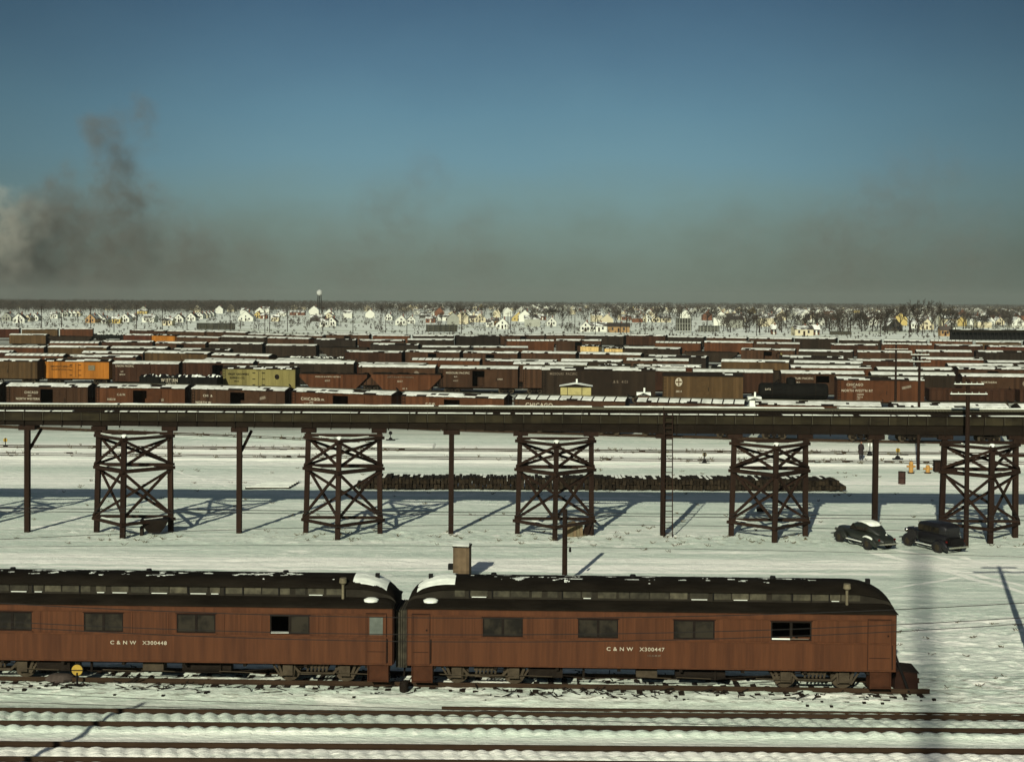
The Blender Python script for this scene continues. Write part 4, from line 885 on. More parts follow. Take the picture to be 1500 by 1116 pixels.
def boxcar(col, kind='closed', full=False, ribs=False, thr=.30, seed=1, L_=LB, steel=False):
    t = thing('boxcar', '', 'freight car'); cm = M['car_' + col]; h = L_ / 2; y0, z0, ze, zr = -1.45, 1.08, 3.93, 4.36; thr = thr * 1.15 + .03
    dw = 1.0 if kind != 'auto' else 1.9
    mb = MB(); opening = kind == 'open'
    if opening: mb.box(-h, -dw, y0, y0 + .12, z0, ze).box(dw, h, y0, y0 + .12, z0, ze).box(-dw, dw, y0, y0 + .12, ze - .25, ze).box(-dw, dw, y0 + .12, 1.2, z0, z0 + .1)
    else: mb.box(-h, h, y0, y0 + .12, z0, ze)
    mb.box(-h, h, 1.33, 1.45, z0, ze).box(-h, -h + .1, y0 + .12, 1.33, z0, ze).box(h - .1, h, y0 + .12, 1.33, z0, ze)
    mb.box(-h, h, y0 - .035, y0, ze - .14, ze).box(-h, h, y0 - .035, y0, z0, z0 + .16)
    if steel or full:
        n_ = 11
        for k in range(n_ + 1):
            x = -h + L_ * k / n_
            if abs(x) > dw + .1: mb.box(max(-h, x - .045), min(h, x + .045), y0 - .045, y0, z0 + .16, ze - .14)
    mb.build('body', cm, t)
    d_ = MB(); a = -dw if not opening else (dw - .05)
    b2 = a + 2 * dw if kind != 'auto' else dw
    d_.box(a, b2, y0 - .10, y0 - .05, z0 + .1, ze - .18).box(a, b2, y0 - .12, y0 - .10, z0 + 1.0, z0 + 1.1).box(a, b2, y0 - .12, y0 - .10, z0 + 1.95, z0 + 2.05).box((a + b2) / 2 - .03, (a + b2) / 2 + .03, y0 - .12, y0 - .1, z0 + .1, ze - .18) if kind != 'auto' else d_.box(a, -.02, y0 - .10, y0 - .05, z0 + .1, ze - .18).box(.02, b2, y0 - .10, y0 - .05, z0 + .1, ze - .18)
    do = d_.build('door', M['cdoor_' + col], t)
    if full: B(b2 - .2, b2 - .12, y0 - .16, y0 - .12, z0 + 1.0, z0 + 1.5).build('handle', M['black'], do)
    MB().loft([[(x, -1.56, ze), (x, -1.56, ze + .05), (x, 0, zr), (x, 1.56, ze + .05), (x, 1.56, ze)] for x in (-h - .05, h + .05)]).build('roof', M['roofm'], t)
    patchy_snow(L_, ze + .05, zr, seed, ribs, thr).build('roof_snow', M['rsnow'], t)['kind'] = 'stuff'
    B(-h - .25, h + .25, -.22, .22, zr + .06, zr + .10).build('running_board', M['gray_board'], t)
    if full:
        lm = MB()
        for x in (-h + .08, -h + .48): lm.box(x - .02, x + .02, y0 - .10, y0 - .07, z0, ze)
        for k in range(7): lm.box(-h + .08, -h + .48, y0 - .10, y0 - .07, z0 + .25 + k * .38, z0 + .28 + k * .38)
        lm.build('ladder', M['under'], t); MB().cyl((h + .2, -.5, 2.6), (h + .2, -.5, zr + .3), .03, n=5).cyl((h + .19, -.5, zr + .28), (h + .21, -.5, zr + .3), .2, n=10).build('brake_wheel', M['black'], t)
    frame_(t, L_); trucks(t, h - 1.9, full)
    t['bd'] = ''; return t
def reefer(col, full=False, seed=2, L_=LB):
    t = boxcar(col, 'reefer', full, thr=.36, seed=seed, L_=L_); t.name = 'refrigerator_car'
    for ch in list(t.children):
        if ch.name.startswith('door'):
            for c2 in list(ch.children): bpy.data.objects.remove(c2)
            bpy.data.objects.remove(ch)
    for s in (-1, 1):
        d_ = MB().box(min(0, s * .62) + .012, max(0, s * .62) - .012, -1.54, -1.49, 1.3, 3.65).build('door', M['car_' + col], t)
        for z in (1.6, 2.45, 3.35): B(min(s * .55, s * 1.05), max(s * .55, s * 1.05), -1.57, -1.545, z, z + .09).build('hinge', M['black'], d_)
    B(-.02, .02, -1.58, -1.545, 1.35, 3.6).build('door_bar', M['black'], t)
    for x in (-L_ / 2 + .8, L_ / 2 - .8):
        for y in (-.9, .6): B(x - .35, x + .35, y, y + .4, 4.2, 4.42).build('ice_hatch', M['roofm'], t)
    return t
def gondola(col, full=False, load=True, seed=4, L_=LB):
    t = thing('gondola', '', 'freight car'); h = L_ / 2; mb = MB().box(-h, h, -1.45, -1.37, 1.1, 2.35).box(-h, h, 1.37, 1.45, 1.1, 2.35).box(-h, -h + .08, -1.37, 1.37, 1.1, 2.35).box(h - .08, h, -1.37, 1.37, 1.1, 2.35).box(-h + .08, h - .08, -1.37, 1.37, 1.05, 1.15)
    mb.box(-h, h, -1.52, -1.45, 2.25, 2.35)
    for k in range(13): x = -h + .1 + (L_ - .2) * k / 12; mb.box(x - .06, x + .06, -1.54, -1.45, 1.1, 2.25)
    mb.build('body', M['car_' + col], t)
    if load:
        rd_ = random.Random(seed); lm = MB(); sm = MB()
        NX = 36; NY = 6; zz = [[2.1 + rd_.uniform(.0, .55) * (1 if 0 < j < NY else .4) for j in range(NY + 1)] for i in range(NX + 1)]
        for i in range(NX):
            for j in range(NY):
                P_ = lambda a, b_: (-h + .1 + (L_ - .2) * a / NX, -1.36 + 2.72 * b_ / NY, zz[a][b_])
                (sm if rd_.random() < .42 else lm).add([P_(i, j), P_(i + 1, j), P_(i + 1, j + 1), P_(i, j + 1)], [(0, 1, 2, 3)])
        lm.build('coal_load', M['black'], t); sm.build('load_snow', M['snow'], t)
    frame_(t, L_); trucks(t, h - 1.9, full); return t
def hopper(col, full=False, seed=5, L_=LB):
    t = thing('hopper_car', '', 'freight car'); h = L_ / 2
    mb = MB()
    for s in (-1, 1):
        y0, y1 = (-1.5, -1.42) if s < 0 else (1.42, 1.5)
        mb.prism_y([(-h, 3.35), (-h, 2.95), (-h + 2.1, 1.25), (-1.0, 1.05), (1.0, 1.05), (h - 2.1, 1.25), (h, 2.95), (h, 3.35)][::-1], y0, y1)
    mb.box(-h, h, -1.56, -1.5, 3.25, 3.37)
    mb.add([(-h + .02, -1.42, 3.2), (-h + .02, 1.42, 3.2), (-h + 3.0, 1.42, 1.2), (-h + 3.0, -1.42, 1.2)], [(0, 1, 2, 3)]); mb.add([(h - .02, -1.42, 3.2), (h - .02, 1.42, 3.2), (h - 3.0, 1.42, 1.2), (h - 3.0, -1.42, 1.2)], [(3, 2, 1, 0)])
    for k in range(9): x = -h + 1.7 + (L_ - 3.4) * k / 8; mb.box(x - .04, x + .04, -1.55, -1.5, 1.3 if abs(x) < h - 2.1 else 2.0, 3.25)
    mb.build('body', M['car_' + col], t)
    em = MB()
    for s in (-1, 1):
        for x in (h - .1, h - .65, h - 1.2): em.bar((s * x, -1.42, 1.05), (s * x, -1.42, 2.95 - .5 * (h - x)), .09, .09)
        em.box(min(s * h, s * (h - 1.6)), max(s * h, s * (h - 1.6)), -1.45, 1.45, 1.0, 1.1)
    em.build('end_post', M['under'], t)
    lm = MB(); NX = 20; rd_ = random.Random(seed)
    zz = [3.2 + rd_.uniform(0, .25) for _ in range(NX + 1)]
    for i in range(NX): lm.add([(-h + .05 + (L_ - .1) * i / NX, -1.4, 3.15), (-h + .05 + (L_ - .1) * (i + 1) / NX, -1.4, 3.15), (-h + .05 + (L_ - .1) * (i + 1) / NX, 0, zz[i + 1] + .2), (-h + .05 + (L_ - .1) * i / NX, 0, zz[i] + .2)], [(0, 1, 2, 3)]).add([(-h + .05 + (L_ - .1) * i / NX, 1.4, 3.15), (-h + .05 + (L_ - .1) * (i + 1) / NX, 1.4, 3.15), (-h + .05 + (L_ - .1) * (i + 1) / NX, 0, zz[i + 1] + .2), (-h + .05 + (L_ - .1) * i / NX, 0, zz[i] + .2)], [(3, 2, 1, 0)])
    lm.build('coal_load', M['soot'], t)
    frame_(t, L_); trucks(t, h - 1.6, full); return t
def tanker(full=False, L_=LB):
    t = thing('tank_car', '', 'freight car'); h = L_ / 2 - .4
    MB().loft([[(x, r_ * math.cos(2 * math.pi * i / 20), 2.3 + r_ * math.sin(2 * math.pi * i / 20)) for i in range(20)] for x, r_ in ((-h, .6), (-h + .15, .95), (-h + .45, 1.08), (h - .45, 1.08), (h - .15, .95), (h, .6))]).build('tank', M['car_black'], t, True)
    dm_ = MB().cyl((-.4, 0, 3.2), (-.4, 0, 3.95), .8, .8, n=18); dm_.loft([[(-.4 + r_ * math.cos(2 * math.pi * i / 18), r_ * math.sin(2 * math.pi * i / 18), z) for i in range(18)] for r_, z in ((.8, 3.95), (.6, 4.1), (.2, 4.17))]).build('dome', M['car_black'], t, True)
    MB().box(-h - .3, h + .3, -1.4, -1.1, 1.15, 1.25).build('walkway', M['gray_board'], t); B(-h, h, -1.38, -1.15, 1.252, 1.29).build('walkway_snow', M['snow'], t)
    for x in (-3.6, 0, 3.6): MB().loft([[(x + d_, 1.10 * math.cos(a), 2.3 + 1.10 * math.sin(a)) for a in [2 * math.pi * i / 20 for i in range(20)]] for d_ in (-.05, .05)]).build('band', M['under'], t)
    MB().cyl((-h, -1.15, 1.9), (h, -1.15, 1.9), .025, n=5).build('hand_rail', M['under'], t)
    frame_(t, L_); trucks(t, h - 1.5, full); return t
USED = set()
def place(proto, a, b2, zs=1.0, label='', group=None, gap=.9, own=None):
    """put a copy of a car between two points of its track; the first copy is the car itself"""
    if proto.name in USED: o = copy_tree(proto)
    else: USED.add(proto.name); o = proto
    d = b2 - a; L_ = d.length; ang = math.atan2(d.y, d.x)
    if 'L0' not in proto.keys(): proto['L0'] = LB
    s = L_ / (proto.get('L0', LB) + gap); o.location = ((a.x + b2.x) / 2, (a.y + b2.y) / 2, 0); o.rotation_euler.z = ang; o.scale = (s, 1, zs)
    o['label'] = label
    if group: o['group'] = group
    for k in ('bd', 'L0'):
        if k in o.keys() and k == 'bd': del o[k]
    return o
Y0L = -1.45 - .06
# nearest row (photo columns; roof row per column)
rowA = [(-200, 559), (75, 562), (350, 566), (500, 571), (650, 577), (830, 581), (1000, 585), (1250, 590), (1700, 594.5)]
def rp_(row, x, z=4.25): y = float(np.interp(x, [q_[0] for q_ in row], [q_[1] for q_ in row])); return at(x, y, z)
PA = {}
PA['ob'] = boxcar('brown', 'open', True, seed=3, thr=.22); PA['or'] = boxcar('rust', 'open', True, seed=9, thr=.24); PA['rb'] = boxcar('brown', 'closed', True, ribs=True, seed=11, thr=.12); PA['cl'] = boxcar('rust', 'closed', True, seed=14, thr=.22)
listA = [(-125, 10, 'ob', 'brown boxcar cut by the picture edge, first of the row behind the deck', []),
 (13, 140, 'ob', 'brown open-door boxcar with CHI and NORTH WESTERN lettering behind the trestle', [('CHICAGO', .42, -3.4, 3.1), ('AND', .25, -2.9, 2.75), ('NORTH WESTERN', .40, -4.7, 2.3)]),
 (143, 282, 'or', 'rust boxcar with open door next to the reefer-side gondola, faint lettering', [('C.G.W.', .36, -3.2, 3.0), ('100218', .36, -4.6, 2.4)]),
 (284, 430, 'ob', 'brown boxcar with wide dark door and pale slanted emblem, below the yellow reefer', [('CHI  &', .40, -4.6, 3.05), ('NORTH W', .40, -5.6, 2.2), ('152 M', .34, -4.9, 1.6)]),
 (432, 588, 'or', 'rust boxcar lettered in large white letters below the two hoppers', [('CHICAGO', .48, -5.0, 3.0), ('AND', .22, -3.9, 2.72), ('NORTH WESTERN', .48, -5.7, 2.15)]),
 (590, 750, 'or', 'rust boxcar with smooth snowy roof and narrow dark door, below the open-door brown car', []),
 (752, 925, 'rb', 'brown boxcar lettered CHICAGO with ribbed snowy roof', [('CHICAGO', .62, -4.9, 3.15)]),
 (928, 1097, 'rb', 'ribbed snowy roof boxcar below the small brick hut', []), (1100, 1296, 'cl', 'boxcar under the tank car, only its snowy roof above the deck', []),
 (1299, 1478, 'cl', 'boxcar under the lettered red boxcar, only its roof above the deck', []), (1481, 1665, 'rb', 'boxcar at the picture edge beyond the tall telegraph pole', [])]
def emblem(t, x, z, w=1.1):
    MB().bar((x, Y0L, z), (x + w, Y0L, z + .28), .01, .34, up=(0, 0, 1)).build('emblem', M['ltr_dim'], t)
for x0, x1, k, lab, tx in listA:
    o = place(PA[k], rp_(rowA, x0), rp_(rowA, x1), 1.0, lab, 'freight cars in the nearest row')
    for s_, sz, x, z in tx: text(s_, sz, M['ltr'], o, (x, Y0L, z))
    if x0 in (284, 143, 432): emblem(o, 2.6 if x0 == 284 else 2.2, 2.9 if x0 == 284 else 2.3)
# second row: (x0, x1, roof edge row, sill row, kind, ...)
def put(proto, x0, x1, yt, yb, lab, grp, tx=(), L0=LB, ztop=3.98, zb_=1.08, tcol='ltr'):
    a, b2 = at(x0, yb, zb_), at(x1, yb + (x1 - x0) * .012, zb_); xm = (x0 + x1) / 2; Dm = (a.y + b2.y) / 2
    zt_ = H - (yt - HOR - .0055 * (xm - 750)) * Dm / F; proto['L0'] = L0
    for v in (a, b2): v.y += 1.45; v.z = 0
    o = place(proto, a, b2, max(.85, min(1.3, zt_ / ztop)), lab, grp, gap=.5)
    for s_, sz, x, z in tx: text(s_, sz, M[tcol], o, (x, Y0L - .02, z))
    return o
gB = 'freight cars in the second row'
g1 = gondola('black', True, seed=6); put(g1, 203, 322, 551, 570, 'black gondola heaped with snowy coal before the maroon boxcar', gB, [('WESTERN', .55, -2.7, 1.75), ('170212', .5, -1.9, 1.25)], ztop=2.35)
r1 = reefer('yellow', True, 21); o = put(r1, 325, 436, 540.5, 569, 'pale yellow refrigerator car with snow along its roof', gB, [('FRUIT GROWERS', .42, -5.2, 3.05), ('EXPRESS CO.', .40, -4.9, 2.5), ('38316', .3, -4.2, 2.05)], tcol='under')
MB().cyl((3.1, Y0L, 2.85), (3.1, Y0L - .02, 2.85), .38, n=16).build('emblem', M['under'], o)
h1 = hopper('rust', True); put(h1, 438, 541, 549, 571, 'rust hopper car next to the yellow reefer, red stripe at its foot', gB, [('CHICAGO & NORTH WESTERN', .3, -3.3, 2.9), ('60417', .34, -1.5, 2.3)], ztop=3.3, zb_=1.05)
put(h1, 543, 649, 549.5, 573, 'rust hopper car coupled behind the first hopper, near the open-door brown boxcar', gB, [('CHICAGO & NORTH WESTERN', .3, -3.3, 2.9), ('64118', .3, -.6, 1.3)], ztop=3.3, zb_=1.05)
ab = boxcar('dark', 'auto', True, seed=31, L_=15.4, thr=.30); put(ab, 792, 964, 542.5, 581, 'tall dark double-door automobile boxcar behind the yellow cabin', gB, [('T.H.& B.  4121', .42, 1.2, 2.55), ('MISSOURI  PACIFIC', .40, -6.6, 3.4)], L0=15.4, tcol='ltr_dim')
sf = boxcar('tan', 'closed', True, seed=33, thr=.46); o = put(sf, 970, 1092, 551, 585, 'streaked tan boxcar with a round cross emblem', gB, [('38514', .34, -4.2, 1.9)])
em = MB().cyl((-3.75, Y0L - .03, 3.2), (-3.75, Y0L - .06, 3.2), .55, n=20).build('emblem', M['ltr'], o); MB().box(-3.83, -3.67, Y0L - .09, Y0L - .06, 2.72, 3.68).box(-4.22, -3.84, Y0L - .09, Y0L - .06, 3.12, 3.28).box(-3.66, -3.28, Y0L - .09, Y0L - .06, 3.12, 3.28).build('cross', M['car_tan'], em)
tk = tanker(True); put(tk, 1108, 1222, 562, 588, 'black tank car with a dome between the tan boxcar and the red boxcar', gB, [('GATX', .34, -4.9, 2.5)], ztop=3.38)
rbx = boxcar('rust', 'closed', True, seed=35, thr=.34); o = put(rbx, 1225, 1358, 557, 589, 'bright rust boxcar with full road name lettering behind the telegraph poles', gB, [('CHICAGO', .48, -4.9, 3.2), ('AND', .2, -4.0, 2.95), ('NORTH WEST\'N RY', .46, -5.6, 2.42), ('C&NW', .3, -3.4, 1.98), ('76214', .3, -3.4, 1.62), ('CAPY', .18, -3.4, 1.38)])
emblem(o, 3.0, 2.95, 1.3)
g2 = gondola('maroon', True, load=False, seed=8); put(g2, 1360, 1490, 569, 590, 'empty low maroon gondola behind the tall telegraph pole', gB, ztop=2.35); put(g2, 1493, 1620, 570, 592, 'empty maroon gondola cut off by the picture edge', gB, ztop=2.35)
gC = 'freight cars in the third row'
PC_ = {'tan': boxcar('tan', 'closed', True, seed=41, thr=.2), 'mar': boxcar('maroon', 'closed', True, seed=42, thr=.1, steel=True), 'red': boxcar('maroon', 'open', True, seed=43, thr=.15), 'dk': boxcar('dark', 'closed', True, seed=44, thr=.12), 'br': boxcar('brown', 'open', True, seed=45, thr=.12), 'bc': boxcar('brown', 'closed', True, seed=46, thr=.15)}
r2 = reefer('orange', True, 51)
put(PC_['tan'], -45, 58, 529, 554, 'olive brown boxcar at the picture edge coupled to the orange reefer', gC)
o = put(r2, 61, 163, 529.5, 554, 'bright orange refrigerator car with a square grey herald', gC, [('MERCHANTS DESPATCH', .34, -4.6, 3.0), ('TRANSPORTATION CO.', .3, -4.5, 2.5)], tcol='car_tan'); B(2.4, 3.6, Y0L - .03, Y0L, 2.5, 3.35).build('herald', M['pipe'], o)
put(PC_['mar'], 164, 265, 533, 559, 'maroon ribbed boxcar lettered UNION PACIFIC beside the orange reefer', gC, [('UNION PACIFIC', .44, -5.6, 3.45), ('U.P.', .3, -4.6, 2.6), ('187214', .34, -4.9, 2.1)])
put(PC_['red'], 267, 374, 531.5, 560, 'dull red boxcar with an open dark door behind the yellow reefer', gC)
put(PC_['dk'], 378, 522, 532.5, 562, 'long black-brown boxcar rising behind the first hopper', gC)
o = put(PC_['bc'], 524, 641, 538, 564, 'brown boxcar with a round pale emblem behind the second hopper', gC); MB().cyl((3.2, Y0L, 3.0), (3.2, Y0L - .03, 3.0), .42, n=16).build('emblem', M['ltr_dim'], o)
put(PC_['br'], 643, 762, 540, 567.5, 'brown boxcar with open door lettered MISSOURI PACIFIC', gC, [('MISSOURI PACIFIC', .42, -5.2, 3.15), ('M.P.', .3, -3.9, 2.6), ('41217', .28, -4.0, 2.0), ('P', .9, 2.2, 2.9), ('LINES', .3, 3.0, 2.3)])
put(PC_['bc'], 765, 880, 541, 568.5, 'dark brown boxcar partly hidden by the tall automobile car', gC, [('N.P.', .34, -3.0, 2.4)])
put(PC_['red'], 883, 1008, 543, 572, 'reddish boxcar seen between the automobile car and the tan boxcar', gC)
put(PC_['mar'], 1014, 1136, 545.5, 575, 'maroon boxcar behind the tan boxcar with the cross emblem', gC)
put(PC_['br'], 1143, 1270, 547.5, 577, 'brown boxcar with an open door behind the tank car dome', gC)
put(PC_['dk'], 1275, 1403, 549.5, 579, 'dark boxcar behind the lettered bright rust boxcar', gC)
put(PC_['bc'], 1408, 1535, 552, 580, 'brown boxcar behind the empty gondola near the picture edge', gC, [('NORTHERN PACIFIC', .40, -3.4, 3.0)])
# rows further back
ROWS = [('fourth', [(-60, 517.5), (0, 518), (200, 520), (420, 525.5), (500, 528), (640, 530.5), (840, 533), (1000, 535), (1250, 538), (1700, 541)]),
        ('fifth', [(-60, 513.5), (210, 515), (420, 520), (640, 523), (840, 525.5), (1050, 528), (1260, 531.5), (1700, 536)]),
        ('sixth', [(-60, 505), (210, 508), (420, 510), (640, 513.5), (840, 517), (1050, 521), (1260, 524), (1700, 529)]),
        ('seventh', [(-60, 499), (210, 500.5), (640, 505), (840, 506), (1050, 509.5), (1260, 513), (1700, 518)]),
        ('eighth', [(-60, 487), (210, 489.5), (300, 491.5), (450, 496), (640, 497.5), (840, 498), (1060, 501), (1500, 506), (1700, 507)]),
        ('ninth', [(-60, 481), (150, 481.5), (300, 485), (420, 488.5), (500, 490), (640, 491), (840, 489.5), (1060, 493), (1260, 496.5), (1500, 500), (1700, 501)])]
FP = [('boxcar', 'brown', boxcar('brown', 'closed', seed=61, thr=.16)), ('boxcar', 'rust', boxcar('rust', 'closed', seed=62, thr=.2)), ('boxcar', 'dark', boxcar('dark', 'closed', seed=63, thr=.18)), ('boxcar', 'maroon', boxcar('maroon', 'closed', seed=64, thr=.25)),
      ('boxcar', 'greyish', boxcar('greyb', 'closed', seed=65, thr=.35)), ('boxcar', 'tan', boxcar('tan', 'closed', seed=66, thr=.2)), ('open-door boxcar', 'brown', boxcar('brown', 'open', seed=67, thr=.2)),
      ('gondola', 'black', gondola('black', seed=68)), ('hopper car', 'dark', hopper('dark', seed=69)), ('refrigerator car', 'orange', reefer('orange', seed=70)), ('refrigerator car', 'cream yellow', reefer('cream', seed=71)), ('boxcar', 'red', boxcar('red', 'closed', seed=72, thr=.3)), ('ribbed boxcar', 'rust', boxcar('rust', 'closed', seed=73, thr=.12, ribs=True))]
WT = [8, 6, 9, 5, 6, 2, 3, 4, 3, 0, 0, 2, 4]
SPEC = {('ninth', 0): [], ('eighth', 0): [(15, 72, 5), (183, 226, 11), (226, 262, 9)], ('seventh', 0): [(852, 880, 10), (887, 915, 10)], ('fourth', 0): [(876, 925, 9)]}
rd = random.Random(77); allrow = {}
for rn, row in ROWS:
    x = -70 - rd.uniform(0, 30); i = 0; sp = list(SPEC.get((rn, 0), []))
    while x < 1560:
        D_ = rp_(row, x).y; w = (LB + rd.choice((.9, 1.0, 1.2))) * F / D_ * rd.choice((1, 1, 1.0, .92, 1.06)); k = None
        for (a, b2, kk) in list(sp):
            if x + w > a: k = kk; x, w = (a, b2 - a); sp.remove((a, b2, kk)); break
        if k is None:
            if rd.random() < .035: x += w * rd.uniform(.3, 1.0); continue
            k = rd.choices(range(len(FP)), WT)[0]
        kd, cn, pr = FP[k]
        o = place(pr, rp_(row, x), rp_(row, x + w), rd.choice((1, 1, .97, 1.04, .93)), f'{cn} {kd}, {ordw(i)} car from the smoke end of the {rn} row', f'freight cars in the {rn} row', gap=.9)
        if rn == 'seventh' and kd.endswith('boxcar') and 1000 < x + w / 2 and not globals().get('EMB'):
            EMB = 1; o['label'] = f'{cn} boxcar with a round yellow emblem in the seventh row'
            MB().cyl((2.6, Y0L, 2.7), (2.6, Y0L - .04, 2.7), .8, n=20).build('emblem', M['car_yellow'], o); MB().cyl((2.6, Y0L - .04, 2.7), (2.6, Y0L - .07, 2.7), .5, n=16).build('emblem_centre', M['car_brown'], o)
        x += w; i += 1
for kd, cn, pr in FP:                      # a car kind no row drew is dropped
    if pr.name not in USED:
        for ch in list(pr.children_recursive): bpy.data.objects.remove(ch)
        bpy.data.objects.remove(pr)
# one track under every row
def row_track(pts, lab):
    t = thing('railway_track', lab, 'railway track')
    for s in (-.75, .75):
        mb = MB()
        for a, b2 in zip(pts, pts[1:]):
            n_ = Vector((-(b2 - a).y, (b2 - a).x, 0)).normalized() * s; mb.bar((a.x + n_.x, a.y + n_.y, .13), (b2.x + n_.x, b2.y + n_.y, .13), .075, .14)
        mb.build('rail', M['rust_rail'], t)
row_track([rp_(rowA, x) for x in (-200, 75, 350, 500, 650, 830, 1000, 1250, 1700)], 'track under the nearest freight row')
row_track([at(x, y, 1.08) + Vector((0, 1.45, 0)) for x, y in ((-100, 566), (203, 570), (436, 571), (650, 574), (792, 581), (1092, 587), (1225, 590), (1600, 594))], 'track under the second freight row with the tank car')
row_track([at(x, y, 1.08) + Vector((0, 1.45, 0)) for x, y in ((-100, 554), (163, 556), (374, 560), (641, 565), (880, 569), (1136, 576), (1600, 582))], 'track under the third freight row with the orange reefer')
for rn, row in ROWS: row_track([rp_(row, q_[0]) for q_ in row], f'track under the {rn} freight row')

# yellow cabin, brick hut and signal box standing between the rows
def cabin(px, D, w, d, ztop, m, lab, name='cabin', win=True, base=0.):
    p = atD(px, D); t = thing(name, lab, name.replace('_', ' '), (p.x, p.y, 0), R(-4))
    B(-w / 2, w / 2, -d / 2, d / 2, 0, ztop - .35).build('cabin_wall', m, t)
    MB().loft([[(-w / 2 - .2, y, ztop - .35), (0, y, ztop), (w / 2 + .2, y, ztop - .35)] for y in (-d / 2 - .2, d / 2 + .2)]).build('roof', M['roofm'], t)
    if w < 2: B(-w / 2 - .2, w / 2 + .2, -d / 2 - .2, d / 2 + .2, ztop - .34, ztop + .02).build('roof_snow', M['snow'], t)
    else: MB().loft([[(-w / 2 - .2, y, ztop - .28), (0, y, ztop + .12), (w / 2 + .2, y, ztop - .28), (0, y, ztop + .05)] for y in (-d / 2 - .15, d / 2 + .15)]).build('roof_snow', M['snow'], t)
    if win: MB().box(-.45, .35, -d / 2 - .05, -d / 2, 1.6, 2.7).build('window', M['coach_d'], t); MB().box(.75, .82, -d / 2 - .04, -d / 2, 0, ztop - .4).box(-1.1, -1.04, -d / 2 - .04, -d / 2, 0, ztop - .4).build('corner_board', M['under'], t)
    MB().cyl((.1, 0, ztop), (.1, 0, ztop + .6), .12, n=8).build('chimney', M['snow'], t)
cabin(843.5, 176, 3.9, 2.6, 4.4, mat('cabin_yellow', (.36, .32, .13), .85, .3, 1.5), 'small yellow cabin with snow on its low roof between freight rows')
cabin(942.5, 176, 1.4, 1.4, 3.3, mat('hut_brick', (.16, .06, .035), .9, .3, 3), 'tiny brick hut with a snow cap beside the yellow cabin', 'hut', False)
cabin(1104.5, 172, 1.25, 1.2, 3.1, M['snow'], 'small white post box with dark top beside the tank car', 'signal_box', False)

# ---------------------------------------------------------------- the town beyond the yard
WALL = {'white': mat('house_white', (.54, .555, .47), .8, .12, .8, rnd=.06), 'cream': mat('house_cream', (.47, .43, .29), .8, .15, .8, rnd=.1), 'yellow': mat('house_yellow', (.42, .33, .12), .8, .15, .8, rnd=.1), 'brick': mat('house_brick', (.13, .058, .032), .9, .25, 1, rnd=.2),
        'grey': mat('house_grey', (.26, .27, .22), .85, .2, .8, rnd=.2), 'tan': mat('house_tan', (.30, .19, .085), .85, .2, .8, rnd=.1), 'dark': mat('house_dark', (.05, .045, .035), .9, .3, .8)}
RF = mat('shingle_roof', (.66, .69, .62), .9, .2, .35, col2=(.06, .052, .045), lo=.44, hi=.54, rnd=.15); RFD = mat('dark_shingle_roof', (.06, .05, .042), .9, .3, .7, rnd=.3); CHM = mat('chimney_brick', (.16, .075, .05), .9, .3, 2)
HWIN = mat('house_window', (.03, .03, .032), .3, .2, 2)
def house(px, D, w, d, hw_, hr, col, gable, label, snow=True, detail=2, group=None, rz=None, name='house'):
    p = atD(px, D); t = thing(name, label, 'house', (p.x, p.y, 0), rz if rz is not None else random.uniform(-.12, .12), group)
    mb = MB()
    if gable: mb.prism_y([(-w / 2, 0), (-w / 2, hw_), (0, hw_ + hr), (w / 2, hw_), (w / 2, 0)][::-1], -d / 2, d / 2)
    else: mb.prism([(-d / 2, 0), (-d / 2, hw_), (0, hw_ + hr), (d / 2, hw_), (d / 2, 0)], -w / 2, w / 2)
    mb.build('wall', WALL[col], t)
    rm = MB(); o_ = .35; th = .16
    if gable:
        for s in (-1, 1): rm.prism_y([(0, hw_ + hr + .03), (s * (w / 2 + o_), hw_ - o_ * hr / (w / 2) + .03), (s * (w / 2 + o_), hw_ - o_ * hr / (w / 2) + th + .03), (0, hw_ + hr + th + .05)], -d / 2 - o_, d / 2 + o_)
    else:
        for s in (-1, 1): rm.prism([(0, hw_ + hr + .03), (s * (d / 2 + o_), hw_ - o_ * hr / (d / 2) + .03), (s * (d / 2 + o_), hw_ - o_ * hr / (d / 2) + th + .03), (0, hw_ + hr + th + .05)], -w / 2 - o_, w / 2 + o_)
    r_ = rm.build('roof', RF if snow else RFD, t)
    if detail: B(w * .12, w * .12 + .6, -.3, .3, hw_ + hr * .6, hw_ + hr + .9).build('chimney', CHM, r_)
    if detail > 1:
        yf = -d / 2 - .06
        for x in (-w * .28, w * .24):
            B(x - .45, x + .45, yf, -d / 2, hw_ * .38, hw_ * .38 + 1.3).build('window', HWIN, t)
        if gable and hr > 2: B(-.4, .4, yf, -d / 2, hw_ + .2, hw_ + 1.3).build('window', HWIN, t)
        B(-.45, .45, yf, -d / 2, .1, 2.1).build('door', M['coach_d'] if col != 'brick' else WALL['white'], t)
    return t
def byb(px, base): return at(px, base).y      # depth from the row a base stands on
